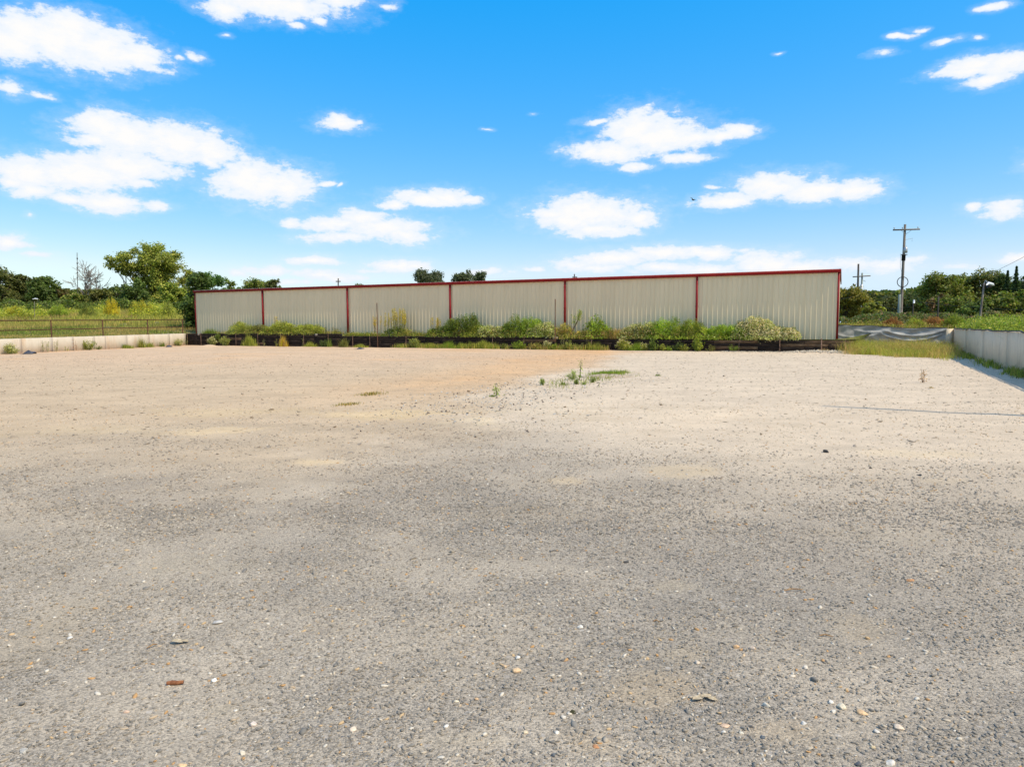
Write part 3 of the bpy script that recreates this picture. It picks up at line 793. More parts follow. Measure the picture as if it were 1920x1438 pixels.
def merge(parts):
    Vs = []; fs = {}; Cs = []; n = 0
    for V, Fx, c in parts:
        if not isinstance(Fx, list): Fx = [Fx]
        for f in Fx: fs.setdefault(f.shape[1], []).append(f + n)
        Vs.append(V); Cs.append(c); n += len(V)
    return np.concatenate(Vs), [np.concatenate(v) for v in fs.values()], np.concatenate(Cs)

seedc = [100]
def nseed(): seedc[0] += 1; return seedc[0]

def in_blob(n, r, shell=.55):
    d = r.normal(size=(n, 3)); d /= np.linalg.norm(d, axis=1)[:, None]
    return d * (r.uniform(shell ** 3, 1, n) ** (1 / 3))[:, None], d

def plant(kind, name, x, y, z, w, h, label, group, cat='plant', dens=1.0, pals=None, lean=0.0, depth=None):
    """a weed, bush or tuft: w, h in metres; parts stem / foliage / flowers"""
    sd = nseed(); r = np.random.default_rng(sd)
    root = empty(name, (x, y, z)); tag(root, label, cat, group)
    dp = depth if depth else min(w * .8, 1.1)
    ang_ = math.atan2(tdir.y, tdir.x); ca, sa_ = math.cos(ang_), math.sin(ang_)
    def rot(P):
        P = P.copy(); X_ = P[:, 0] * ca - P[:, 1] * sa_; Y_ = P[:, 0] * sa_ + P[:, 1] * ca; P[:, 0] = X_; P[:, 1] = Y_; return P
    if kind in ('bush', 'fine', 'flower', 'drape'):
        nb = max(4, int(w / .35)); parts = []; fparts = []
        sm = MB()
        for i in range(nb):
            u = (i + .5) / nb * 2 - 1 + r.uniform(-.15, .15)
            env = (1 - abs(u) ** 2.4) ** .6 if abs(u) < 1 else .25
            bh = h * (.35 + .65 * env * r.uniform(.75, 1.0)); br = max(min(.16, w * .3), min(w / nb * 1.25, bh * .6))
            cz = max(bh - br * .8, br * .6)
            c0 = np.array([u * w * .46, r.uniform(-.4, .4) * dp * .5, cz])
            nl = int(430 * dens * (br / .35) ** 1.4 * (1.5 if kind == 'fine' else 1))
            k, d_ = in_blob(nl, r, .35); P = c0 + k * np.array([br, br * .8, max(br * .9, cz * .98)]) * (.8 + .35 * r.random((nl, 1)))
            P[:, 2] = np.abs(P[:, 2])
            f_ = (r.random(nl) < (.25 if kind == 'drape' else .14)) & (P[:, 2] < .45 * bh); P[f_, 2] -= r.uniform(.05, .38, f_.sum()); P[f_, 1] -= dp * .5 + r.uniform(0, .15, f_.sum())
            cb = pals or (FINE if kind == 'fine' else MG)
            cl_ = r.normal(size=(7, 3)); wh = np.argmax((d_ @ cl_.T), 1)
            cols = pal(cb, nl, sd + i) * (.8 + .4 * r.random()) * r.uniform(.6, 1.5, 7)[wh][:, None]
            P += (cl_[wh] / np.linalg.norm(cl_[wh], axis=1)[:, None]) * br * r.uniform(0, .28, 7)[wh][:, None]; P[:, 2] = np.abs(P[:, 2])
            sz = r.uniform(.07, .15, nl) if kind != 'fine' else r.uniform(.09, .20, nl)
            parts.append(leaf_cards(rot(P), sz, cols, .2, .45 if kind != 'fine' else .16, sd + i, None))
            if kind in ('flower', 'drape'):
                nf_ = int(nl * (1.7 if kind == 'drape' else .45)); k, d_ = in_blob(nf_, r, .85)
                Pf = c0 + k * np.array([br, br * .8, max(br * .9, cz * .98)]) * 1.03
                if kind == 'drape':
                    f_ = r.random(nf_) < .2; Pf[f_, 2] -= r.uniform(.05, .3, f_.sum()); Pf[f_, 1] -= .28
                fparts.append(leaf_cards(rot(Pf), r.uniform(.045, .085, nf_), pal(WHT, nf_, sd + 50 + i, .12), .4, .8, sd + 70 + i))
            p1 = rot(np.array([[u * w * .2, 0, 0], [u * w * .36, 0, cz * .55], c0 + np.array([0, 0, br * .6])]))
            sm.tube([tuple(p) for p in p1], [.014, .009, .004], 4)
        # a few sprigs standing proud
        ns = int(10 * w * dens) + 4
        for i in range(ns):
            u = r.uniform(-1, 1); tip = np.array([u * w * .5, r.uniform(-.3, .3) * dp, h * (1.0 + .14 * r.random()) * (1 - .45 * abs(u) ** 2)])
            bpt = tip * np.array([.85, .8, .5]); tt_ = np.linspace(0, 1, 14)[:, None]; P = bpt + (tip - bpt) * tt_ + r.normal(size=(14, 3)) * .02
            parts.append(leaf_cards(rot(P), r.uniform(.04, .08, 14), pal(pals or FINE, 14, sd + 200 + i), .3, .35, sd + 300 + i))
        link('stem', sm.mesh('stem', M['bark']), root)
        V_, F_, C_ = merge(parts); tag(link('foliage', mesh_np('foliage', V_, F_, M['leaf'], C_), root), kind='stuff')
        if fparts: V_, F_, C_ = merge(fparts); tag(link('flowers', mesh_np('flowers', V_, F_, M['petal'], C_), root), kind='stuff')
    elif kind == 'herb':
        k = int(6 + 7 * dens + w * 6); sm = MB(); parts = []; fparts = []
        fl = pals is not None and label.find('flower') >= 0 or pals is SAGE
        sz0 = min(.085, max(.03, h * .12))
        for i in range(k):
            u = r.uniform(-1, 1); v = r.uniform(-1, 1)
            hh = h * (1 - .55 * abs(u) ** 1.6) * r.uniform(.55, 1.05)
            q0 = np.array([u * w * .08, v * dp * .06, 0]); q2 = np.array([u * w * .52, v * dp * .45, hh]); q1 = q0 * .4 + q2 * .6 + np.array([0, 0, hh * .12])
            sm.tube([tuple(p) for p in rot(np.array([q0, q1, q2]))], [.006, .005, .002], 4)
            nl = int(34 + 30 * h)
            tt_ = r.uniform(.1, 1.02, nl)[:, None]; P = q0 * (1 - tt_) ** 2 + 2 * q1 * tt_ * (1 - tt_) + q2 * tt_ ** 2 + r.normal(size=(nl, 3)) * sz0 * .75
            P[:, 2] = np.abs(P[:, 2])
            parts.append(leaf_cards(rot(P), r.uniform(.7, 1.4, nl) * sz0, pal(pals or MG, nl, sd + i) * r.uniform(.75, 1.25), .3, .38, sd + i))
            if fl:
                nf_ = 12; P = q2 + r.normal(size=(nf_, 3)) * sz0 * .8
                fparts.append(leaf_cards(rot(P), r.uniform(.5, .9, nf_) * sz0, pal(WHT, nf_, sd + 40 + i, .12), .4, .8, sd + 90 + i))
        link('stem', sm.mesh('stem', M['bark']), root)
        V_, F_, C_ = merge(parts); tag(link('foliage', mesh_np('foliage', V_, F_, M['leaf'], C_), root), kind='stuff')
        if fparts: V_, F_, C_ = merge(fparts); tag(link('flowers', mesh_np('flowers', V_, F_, M['petal'], C_), root), kind='stuff')
    elif kind in ('tuft', 'tall'):
        n = int((260 if kind == 'tuft' else 200) * dens * max(.6, w / .5))
        P = np.stack([r.normal(size=n) * w * .26, r.normal(size=n) * dp * .22, np.zeros(n)], 1)
        hh = h * (.25 + .85 * r.random(n) ** 1.5) * (.45 + .75 * fbm(P[:, 0] / max(w, .2) * 3.5 + sd, P[:, 1] * 2, 2, sd))
        hh = hh * np.exp(-(P[:, 0] / (w * .6)) ** 2 * .35)
        cols = pal(pals or YG, n, sd)
        wd = max(.012, h * .022)
        V_, F_, C_ = blades(rot(P), hh, wd, .42 if kind == 'tuft' else .2, cols, sd)
        tag(link('blades', mesh_np('blades', V_, F_, M['grass'], C_), root), kind='stuff')
    elif kind in ('stalk', 'plume'):
        k = max(2, int(w / .14 * dens)); sm = MB(); parts = []; fparts = []
        for i in range(k):
            x0 = r.uniform(-.5, .5) * w * .8; y0 = r.uniform(-.3, .3) * dp
            hh = h * r.uniform(.72, 1.0) if i else h
            lx = lean * hh + r.normal() * .05 * hh
            q0 = np.array([x0 * .6, y0, 0]); q1 = np.array([x0 + lx * .4, y0, hh * .55]); q2 = np.array([x0 + lx, y0 + r.normal() * .03, hh])
            pp = rot(np.array([q0, q1, q2])); sm.tube([tuple(p) for p in pp], [.012, .009, .004], 4)
            nl = int(70 * max(.5, hh))
            tt_ = r.uniform(.08, 1, nl)[:, None]; P = np.where(tt_ < .5, q0 + (q1 - q0) * tt_ * 2, q1 + (q2 - q1) * (tt_ - .5) * 2) + r.normal(size=(nl, 3)) * np.array([.045, .045, .02])
            parts.append(leaf_cards(rot(P), r.uniform(.06, .12, nl) * (1 - .4 * tt_[:, 0]), pal(pals or YG, nl, sd + i), 0, .25, sd + i))
            if kind == 'plume':
                nf_ = 80; tt_ = r.uniform(.55, 1.02, nf_)[:, None]; P = q1 + (q2 - q1) * (tt_ - .5) * 2 + r.normal(size=(nf_, 3)) * np.array([.055, .055, .03]) * (1.2 - tt_ * .6)
                fparts.append(leaf_cards(rot(P), r.uniform(.035, .07, nf_), pal(GOLD, nf_, sd + 40 + i), .2, .6, sd + 90 + i))
        link('stem', sm.mesh('stem', M['bark']), root)
        V_, F_, C_ = merge(parts); tag(link('foliage', mesh_np('foliage', V_, F_, M['leaf'], C_), root), kind='stuff')
        if fparts: V_, F_, C_ = merge(fparts); tag(link('flowers', mesh_np('flowers', V_, F_, M['petal'], C_), root), kind='stuff')
    return root

# plants on the bank between sleepers and building: kind, px, w_px, top_py, label, name
GB = 'bushes on the bank between sleepers and building'
bank = [
 ('tuft', 385, 26, 612, 'small dull green tuft at the far end of the bank beside the corner trim', 'weed_clump', MG, 1),
 ('fine', 445, 58, 605, 'feathery yellow-green bush before the first wall bay', 'bush', None, 1),
 ('fine', 478, 34, 608, 'feathery olive bush left of the first downpipe', 'bush', OL, 1),
 ('plume', 507, 10, 594, 'single reddish seed stalk right of the first downpipe', 'seed_stalk', TAN, .5),
 ('fine', 520, 66, 605, 'broad feathery yellow bush right of the first downpipe', 'bush', YG, 1.1),
 ('fine', 570, 60, 608, 'low yellow-green bush in the middle of the second wall bay', 'bush', YG, 1),
 ('stalk', 615, 34, 611, 'sparse dark weeds left of the step in the sleepers', 'weed_clump', OL, 1),
 ('stalk', 640, 14, 609, 'dark arching twig above the step in the sleepers', 'twig', DG, .6),
 ('tuft', 672, 46, 619, 'low bright grass at the foot of the second downpipe', 'grass_tuft', BG, 1),
 ('plume', 699, 18, 592, 'thin pale yellow plume left of the taller rusty post', 'plume_weed', TAN, 1),
 ('plume', 722, 14, 587, 'slim yellow plume between rusty post and gold plumes', 'plume_weed', YG, 1),
 ('plume', 740, 24, 578, 'tall dense gold plumes standing right of a rusty post', 'plume_weed', YG, 2.4),
 ('bush', 732, 36, 612, 'green undergrowth at the foot of the tall gold plumes', 'weed_clump', MG, .7),
 ('tuft', 772, 54, 619, 'low green grass right of the gold plumes', 'grass_tuft', MG, 1),
 ('plume', 803, 8, 594, 'narrow olive spike before the third wall bay', 'plume_weed', OL, 1),
 ('plume', 815, 14, 595, 'pair of faded yellow spikes left of the third downpipe', 'plume_weed', OL, 1),
 ('bush', 822, 50, 612, 'low dark bush left of the third downpipe', 'bush', MG, 1),
 ('bush', 862, 62, 597, 'tallest rounded green bush, hiding the foot of the third downpipe', 'bush', MG, 1.3),
 ('fine', 885, 44, 610, 'yellow-green low bush right of the rounded green one', 'bush', YG, 1),
 ('flower', 922, 62, 609, 'pale-flowered bush in the left part of the fourth bay', 'flowering_bush', SAGE, 1),
 ('fine', 975, 70, 599, 'feathery bright green bush in the middle of the fourth bay', 'bush', BG, 1.3),
 ('flower', 1012, 52, 606, 'white-dotted bush left of the taller right rusty post', 'flowering_bush', SAGE, 1),
 ('fine', 1054, 28, 609, 'amber and green weeds under the fourth downpipe', 'weed_clump', TAN + YG, 1),
 ('bush', 1114, 36, 600, 'bright lime green bush right of the leaning sapling', 'bush', BG, 1),
 ('fine', 1096, 40, 618, 'low dry weeds around the foot of the leaning sapling', 'weed_clump', TAN + YG, 1),
 ('tuft', 1150, 60, 613, 'dry straw-coloured grass hanging over the sleepers', 'grass_tuft', TAN, 2),
 ('flower', 1196, 62, 606, 'dense pale-flowered bush in the middle of the fifth bay', 'flowering_bush', SAGE, 1.2),
 ('fine', 1248, 66, 604, 'feathery green bush right of the pale-flowered one in the fifth bay', 'bush', BG, 1.3),
 ('fine', 1290, 54, 605, 'feathery green bush hiding the foot of the last downpipe', 'bush', BG + YG, 1.3),
 ('flower', 1328, 36, 620, 'small white-flowered bush right of the last downpipe', 'flowering_bush', SAGE, 1),
 ('fine', 1362, 66, 609, 'soft green bush left of the big white-flowered bush', 'bush', BG, 1.3),
 ('drape', 1412, 56, 599, 'tall white-flowered bush, left half of the white mass in the last bay', 'flowering_bush', SAGE, 1.3),
 ('drape', 1450, 72, 611, 'spreading white-flowered bush spilling over the sleepers in the last bay', 'flowering_bush', SAGE, 1.4),
]
for kind, px, wpx, top, lab, nm, pl_, dn in bank:
    off = .54
    w = on_line(px, TW0, TW1) - tn * off
    s = tpos(px); z = (6 * TROW - .12) if s < s_a else (5 * TROW - .10) if s < s_b else .745
    h = at(px, top, w.y).z - z
    wm = 1.15 * wpx * w.y / F / max(.6, abs(tdir.x))
    plant(kind, nm, w.x, w.y, z - .02, wm, h, lab, GB, 'bush' if 'bush' in nm else 'weed', dn, pl_, depth=.9)
# leaning sapling
w = on_line(1068, TW0, TW1) - tn * .5
root = empty('sapling', (w.x, w.y, .72)); tag(root, 'leaning bare-stemmed sapling with a narrow tuft of yellow-green leaves', 'sapling', GB)
k1 = at(1069, 632, w.y) - root.location; k2 = at(1078, 611, w.y) - root.location; k3 = at(1084, 600, w.y) - root.location; k4 = at(1088, 583, w.y) - root.location
mb = MB(); mb.tube([tuple(k1), tuple(k2), tuple(k3), tuple(k4)], [.06, .05, .035, .01], 7); mb.tube([tuple(k2), tuple(at(1075, 596, w.y) - root.location)], [.025, .006], 5)
link('stem', mb.mesh('stem', M['bark'], True), root)
r = np.random.default_rng(5); n = 420; tt_ = r.random(n)[:, None]
P = np.where(r.random((n, 1)) < .72, np.array(k3) * (1 - tt_) + np.array(k4) * tt_, np.array(at(1076, 608, w.y) - root.location) * (1 - tt_) + np.array(at(1076, 592, w.y) - root.location) * tt_) + r.normal(size=(n, 3)) * .09
V_, F_, C_ = leaf_cards(P, r.uniform(.07, .13, n), pal(BG + YG, n, 3), .2, .35, 4)
tag(link('foliage', mesh_np('foliage', V_, F_, M['leaf'], C_), root), kind='stuff')

# plants at the foot of the sleepers: kind, px, base_py, w_px, h_px
GF = 'weeds at the foot of the sleeper wall'
foot = [
 ('bush', 405, 651, 18, 17, 'pale green leafy weed beside the orange dirt heap', SAGE, 1),
 ('bush', 428, 652, 24, 19, 'pair of pale leafy stems right of the orange dirt heap', SAGE + YG, 1),
 ('fine', 412, 637, 14, 12, 'small leafy sprig growing out of the sleepers above the dirt heap', MG, 1),
 ('tall', 474, 655, 22, 24, 'tall yellow-green grass clump below the first downpipe', YG, 2.2),
 ('stalk', 499, 654, 6, 14, 'thin pale weed right of the tall yellow-green clump', SAGE, 1),
 ('stalk', 524, 655, 8, 14, 'short yellow weed left of the straw-coloured clump', YG, 1),
 ('tall', 537, 655, 14, 24, 'upright straw-coloured grass clump against black sleepers', TAN + GOLD, 2),
 ('stalk', 568, 648, 8, 14, 'pale sprig at mid height of the sleepers', SAGE, 1),
 ('tuft', 588, 655, 22, 12, 'low green-gold tuft left of the step in the sleepers', YG, 1),
 ('bush', 612, 654, 22, 14, 'dark low weed under the step in the sleepers', DG, .8),
 ('tall', 623, 654, 8, 22, 'thin green stems just left of the step', MG, .8),
 ('tuft', 650, 655, 16, 22, 'yellowish tall stems just right of the step', OL, 1),
 ('tuft', 682, 658, 26, 8, 'low yellow tuft left of the first tall rusty post', YG, 1.4),
 ('bush', 782, 660, 26, 20, 'pointed pale green weed rising from the grass strip', SAGE + YG, 1),
 ('tuft', 812, 660, 30, 14, 'short lime tuft in the grass strip below the third bay', YG, 1.3),
 ('tall', 842, 661, 36, 16, 'lime grass blades fanning out below the rounded bush', BG, 1.6),
 ('tall', 872, 661, 26, 17, 'arching lime blades right of the fanning ones', YG + BG, 1.2),
 ('tall', 910, 662, 50, 20, 'thick bright yellow-green grass below the pale-flowered bush', YG, 2.4),
 ('bush', 952, 661, 20, 12, 'dark green low weed right of the bright yellow grass', MG, 1),
 ('bush', 977, 661, 24, 17, 'bright green leafy weed below the feathery green bush', BG, 1),
 ('fine', 1007, 663, 36, 14, 'yellowish spreading weed left of the taller right post', YG + TAN, 1),
 ('bush', 1030, 662, 18, 16, 'grey-green weed left of the right rusty post', SAGE, 1),
 ('bush', 1045, 662, 10, 12, 'small lime weed at the foot of the right rusty post', BG, 1),
 ('stalk', 1058, 663, 16, 25, 'spindly pale-tipped weed right of the right rusty post', SAGE, 1.2),
 ('fine', 1073, 664, 22, 18, 'greenish yellow weed below the leaning sapling', SAGE + YG, 1),
 ('stalk', 1098, 666, 14, 18, 'pale curled weed below the lime green bush', SAGE, 1),
 ('tall', 1118, 667, 30, 20, 'olive grass clump below the dry straw grass', OL + YG, 1.6),
 ('flower', 1172, 668, 30, 21, 'yellow-flowered weed below the fifth bay, left of a grass fan', YG, .8),
 ('tall', 1194, 669, 26, 20, 'fan of green grass between two yellow-flowered weeds', BG, 1.6),
 ('flower', 1211, 668, 16, 14, 'small yellow-flowered weed right of the grass fan', YG, .8),
 ('bush', 1227, 667, 22, 20, 'dark green upright weed below the fifth bay', DG + MG, 1),
 ('flower', 1244, 668, 18, 13, 'short yellow weed right of the dark upright one', YG, .8),
 ('bush', 1258, 668, 9, 12, 'tiny lime weed between two yellow ones', BG, 1),
 ('bush', 1274, 666, 24, 18, 'dark spreading weed left of the last downpipe', DG, .8),
 ('flower', 1286, 667, 24, 13, 'yellow-leaved weed in front of the dark spreading one', YG, .8),
 ('bush', 1311, 665, 20, 24, 'tallest leafy lime weed below the last downpipe', BG + YG, 1),
 ('bush', 1335, 663, 16, 12, 'low dull weed right of the tallest lime weed', OL, .7),
 ('flower', 1378, 662, 20, 14, 'pale-leaved weed standing alone before the last bay', MG, .8),
 ('fine', 1548, 664, 22, 8, 'dry tan tuft among the white rubble', TAN, 1),
]
for kind, px, bpy_, wpx, hpx, lab, pl_, dn in foot:
    w = on_line(px, TW0, TW1) + tn * (.42 if kind != 'stalk' else .3)
    z = 0.0 if bpy_ > 650 or px < 460 else 0.0
    if px in (412, 568): w = on_line(px, TW0, TW1) + tn * .14; z = at(px, bpy_, w.y).z
    h = hpx * w.y / F; wm = wpx * w.y / F / .9
    nm = {'bush': 'weed', 'fine': 'weed', 'tall': 'grass_clump', 'tuft': 'grass_tuft', 'stalk': 'weed_stalk', 'flower': 'flowering_weed'}[kind]
    if kind in ('bush', 'fine', 'flower'): kind = 'herb'
    plant(kind, nm, w.x, w.y, z, wm, h, lab, GF, 'weed', dn, pl_, depth=.45)
# plants before the left wall
GL = 'weeds at the foot of the pale concrete wall'
for kind, px, bpy_, wpx, hpx, lab, pl_, dn in [
 ('fine', 4, 665, 24, 22, 'sparse sage weed cut by the left edge of the photo', SAGE, .7),
 ('fine', 17, 664, 10, 12, 'low yellowish weed left of the black plastic', YG, .6),
 ('stalk', 74, 661, 26, 22, 'straggly sage weed right of the black plastic', SAGE, .9),
 ('stalk', 95, 660, 16, 22, 'thin grey-green weed below the first fence post', SAGE, .8),
 ('stalk', 113, 662, 8, 10, 'tiny weed between the thin and the brown ones', YG, .8),
 ('stalk', 130, 659, 8, 24, 'reddish brown dead weed against the pale wall', [(.16, .09, .06), (.2, .12, .07)], 1.3),
 ('fine', 155, 659, 34, 24, 'fullest yellow-green bushy weed against the pale wall', YG + SAGE, .9),
 ('bush', 174, 658, 10, 9, 'small green weed right of the fullest one', MG, .7),
 ('tuft', 228, 655, 30, 10, 'low wide grass tuft left of the third fence post', YG + MG, 1.5),
 ('tall', 256, 652, 14, 24, 'slim tall weed beside a low round tuft', OL + YG, .9),
 ('tuft', 271, 652, 18, 12, 'round green tuft just left of the third fence post', YG + MG, 1.3),
 ('tall', 295, 650, 9, 15, 'upright narrow green weed right of the third fence post', MG, 1.2),
 ('fine', 326, 648, 18, 15, 'pale green weed near the end of the pale wall', SAGE, .8),
 ('stalk', 341, 647, 8, 14, 'wispy sage weed where pale wall meets sleepers', SAGE, .8)]:
    w = on_line(px, LW0, LW1); w = w + Vector((ldir.y, -ldir.x, 0)) * .38
    nm = {'bush': 'weed', 'fine': 'weed', 'tall': 'grass_clump', 'tuft': 'grass_tuft', 'stalk': 'weed_stalk', 'flower': 'flowering_weed'}[kind]
    if kind in ('bush', 'fine', 'flower'): kind = 'herb'
    plant(kind, nm, w.x, w.y, 0, wpx * w.y / F, hpx * w.y / F, lab, GL, 'weed', dn, pl_, depth=.5)
# weeds out on the lot
GO = 'weeds growing out on the open gravel'
for kind, px, bpy_, wpx, hpx, lab, pl_, dn in [
 ('stalk', 932, 743, 7, 23, 'single upright green weed nearest the middle of the lot', BG, 1.2),
 ('tuft', 924, 744, 10, 6, 'small tuft at the left foot of the nearest upright weed', MG, .7),
 ('bush', 1017, 723, 12, 15, 'small leafy weed left of the tall-stalked clump', BG, .5),
 ('bush', 1074, 711, 18, 16, 'lime leafy clump at the base of the tallest stalk', BG, .8),
 ('stalk', 1084, 713, 8, 37, 'tallest bare-topped stalk on the open gravel', BG, 1.0),
 ('tuft', 1057, 722, 14, 8, 'thin grass tuft left of the lime leafy clump', MG, .7),
 ('bush', 1081, 721, 8, 10, 'tiny green weed in front of the tallest stalk', MG, .5),
 ('tuft', 1094, 722, 6, 8, 'narrow tuft right of the tallest stalk', MG, .6),
 ('bush', 1112, 717, 12, 10, 'round dark green weed beside the bare soil hump', MG, .6),
 ('tuft', 1140, 702, 46, 10, 'low green mat of grass on top of the bare soil hump', MG + BG, 2.6),
 ('tuft', 1168, 699, 22, 9, 'wispy grass at the right end of the green mat', SAGE, .8),
 ('tuft', 1233, 705, 9, 5, 'lone tiny tuft on the white caliche', MG, .6),
 ('tuft', 652, 758, 30, 6, 'faint dry tuft on the tan ground, nearer one', TAN + OL, .9),
 ('tuft', 697, 739, 32, 7, 'faint dry tuft on the tan ground, farther one', TAN + OL, .9),
 ('stalk', 1731, 718, 4, 24, 'dry reddish stalk on the white ground before the grey wall', [(.25, .16, .10)], .5),
 ('tuft', 1746, 728, 8, 5, 'tiny dry tuft beside the dry reddish stalk', TAN, .5)]:
    w = gp(px, bpy_)
    nm = {'bush': 'weed', 'fine': 'weed', 'tall': 'grass_clump', 'tuft': 'grass_tuft', 'stalk': 'weed_stalk'}[kind]
    if kind in ('bush', 'fine', 'flower'): kind = 'herb'
    plant(kind, nm, w.x, w.y, -.01, wpx * 1.25 * w.y / F, hpx * 1.1 * w.y / F, lab, GO, 'weed', dn * 1.2, pl_, depth=wpx * w.y / F * (1.0 if wpx < 30 else 2.2))

# ------------------------------------------------------------------ grass that nobody could count
def scatter_poly(n, P0, P1, d0, d1, r, nrm):
    s = r.random(n); d = r.uniform(d0, d1, n)
    x = P0.x + (P1.x - P0.x) * s + nrm.x * d; y = P0.y + (P1.y - P0.y) * s + nrm.y * d
    return x, y, s, d
r = np.random.default_rng(77)
# strip at the foot of the sleepers
n = 5200; sa0, sb0 = tpos(742) / TL, tpos(1145) / TL
s = r.uniform(sa0, sb0, n); d = np.abs(r.normal(size=n)) * .22 + .2
keep = fbm(s * 60, d * 2, 3, 4) > .40; s, d = s[keep], d[keep]; n = len(s)
P = np.stack([TW0.x + (TW1.x - TW0.x) * s + tn.x * d, TW0.y + (TW1.y - TW0.y) * s + tn.y * d, np.zeros(n)], 1)
cb = pal(YG + MG + TAN, n, 8); V_, F_, C_ = blades(P, r.uniform(.12, .42, n), .022, .3, cb, 9)
tag(link('grass', mesh_np('grass', V_, F_, M['grass'], C_)), 'yellow-green grass strip along the foot of the sleepers', kind='stuff')
# low growth along the whole bank
n = 9000; s = r.uniform(.02, .93, n); d = r.uniform(.15, 1.1, n); keep = (fbm(s * 45, d, 3, 14) > .42); s, d = s[keep], d[keep]; n = len(s)
P = np.stack([TW0.x + (TW1.x - TW0.x) * s - tn.x * d, TW0.y + (TW1.y - TW0.y) * s - tn.y * d, np.zeros(n)], 1)
P[:, 2] = np.where(s * TL < s_a, 6 * TROW - .12, np.where(s * TL < s_b, 5 * TROW - .1, .74))
V_, F_, C_ = blades(P, r.uniform(.10, .38, n), .022, .35, pal(YG + OL + TAN, n, 18), 19)
tag(link('grass', mesh_np('grass', V_, F_, M['grass'], C_)), 'short mixed grass on the bank above the sleepers', kind='stuff')
def weed_mass(n, P, hh, pals_, sd, leafs=.07, nleaf=3):
    r_ = np.random.default_rng(sd)
    V1 = blades(P, hh, .022, .35, pal(pals_, n, sd), sd)
    Pl = np.repeat(P, nleaf, axis=0); hl = np.repeat(hh, nleaf); Pl[:, 2] += hl * r_.uniform(.25, 1.0, len(Pl)); Pl += r_.normal(size=Pl.shape) * .08
    V2 = leaf_cards(Pl, r_.uniform(.6, 1.3, len(Pl)) * leafs, pal(pals_, len(Pl), sd + 1), .4, .5, sd + 2)
    return merge([V1, V2])
n = 9000; s = r.uniform(.10, .925, n); d = r.uniform(.06, .95, n); dn_ = fbm(s * 70, d * 1.5, 3, 55); right_ = sstep(.33, .5, s)
keep = dn_ > .50 - .10 * right_; s, d, dn_, right_ = s[keep], d[keep], dn_[keep], right_[keep]; n = len(s)
P = np.stack([TW0.x + (TW1.x - TW0.x) * s - tn.x * d, TW0.y + (TW1.y - TW0.y) * s - tn.y * d, np.where(s * TL < s_a, 6 * TROW - .12, np.where(s * TL < s_b, 5 * TROW - .1, .74))], 1)
V_, F_, C_ = weed_mass(n, P, (.16 + 1.5 * np.clip(dn_ - .42, 0, 1) * (.5 + .8 * right_)) * r.uniform(.5, 1.15, n), YG + MG + OL + TAN, 57, .10, 3)
tag(link('weeds', mesh_np('weeds', V_, F_, M['leaf'], C_)), 'tangled low weeds between the bushes on the bank', kind='stuff')
# sparse low weeds trailing along the edge of the white ground
n = 900; k = r.random(n); ex = np.array([gp(1040, 722).x, gp(1085, 718).x, gp(1120, 712).x, gp(1170, 701).x]); ey = np.array([gp(1040, 722).y, gp(1085, 718).y, gp(1120, 712).y, gp(1170, 701).y])
x = np.interp(k, [0, .35, .6, 1], ex) + r.normal(size=n) * .28; y = np.interp(k, [0, .35, .6, 1], ey) + r.normal(size=n) * .8; keep = fbm(x * 2.4, y * 1.2, 3, 66) > .52; x, y = x[keep], y[keep]; n = len(x)
V_, F_, C_ = blades(np.stack([x, y, np.zeros(n)], 1), r.uniform(.05, .16, n), .012, .6, pal(MG + YG + OL, n, 67), 68)
tag(link('grass', mesh_np('grass', V_, F_, M['grass'], C_)), 'sparse low grass trailing along the edge of the white ground', kind='stuff')
# tall grass before the fabric fence
C0 = gp(1597, 666); C1 = gp(1790, 680); C2 = TF1 + Vector((.2, -.25, 0)); C3 = TF0 + Vector((.4, -.2, 0))
n = 15000; a_, b_ = r.random(n), r.random(n)
def quadp(a_, b_): return (np.outer((1 - a_) * (1 - b_), C0) + np.outer(a_ * (1 - b_), C1) + np.outer(a_ * b_, C2) + np.outer((1 - a_) * b_, C3))
P = quadp(a_, b_) + r.normal(size=(n, 3)) * np.array([.30, .30, 0]); P[:, 2] = 0
edge = np.minimum(np.minimum(a_, 1 - a_) * 6, b_ * 3); kp = r.random(n) < np.clip(.25 + edge, 0, 1); P = P[kp]; a_, b_ = a_[kp], b_[kp]; n = len(P)
nn_ = fbm(P[:, 0] * .8, P[:, 1] * .8, 3, 71)
hh = (.12 + .66 * sstep(0, .5, b_)) * (.35 + 1.15 * nn_) * r.uniform(.6, 1.1, n)
fr_ = (b_ < .25 * fbm(P[:, 0] * 1.3, P[:, 1] * 1.3, 3, 19) * 1.6); P = P[~fr_]; hh = hh[~fr_]; n = len(P)
gq = sstep(.38, .62, fbm(P[:, 0] * .9, P[:, 1] * .9, 3, 123))[:, None]; gr_ = sstep(25.0, 27.0, P[:, 0])[:, None]
gcol = pal(YG + [(.21, .19, .06)], n, 28, .25) * (1 - gq) + pal(TAN + [(.20, .18, .07)], n, 29, .25) * gq; gcol = gcol * (1 - gr_ * .8) + pal(MG, n, 30, .2) * gr_ * .8
V1 = blades(P, hh, .016, .75, gcol, 29)
k = r.random(n) < .5; P2 = P[k].copy(); P2[:, 2] = hh[k] * r.uniform(.4, 1.05, k.sum()); P2 += r.normal(size=P2.shape) * .06
V2 = leaf_cards(P2, r.uniform(.03, .07, k.sum()), pal(YG + [(.26, .26, .09), (.30, .27, .12)], k.sum(), 33), .3, .3, 34)
V_, F_, C_ = merge([V1, V2])
tag(link('grass', mesh_np('grass', V_, F_, M['grass'], C_)), 'knee-high yellow-green grass in front of the grey fabric', kind='stuff')
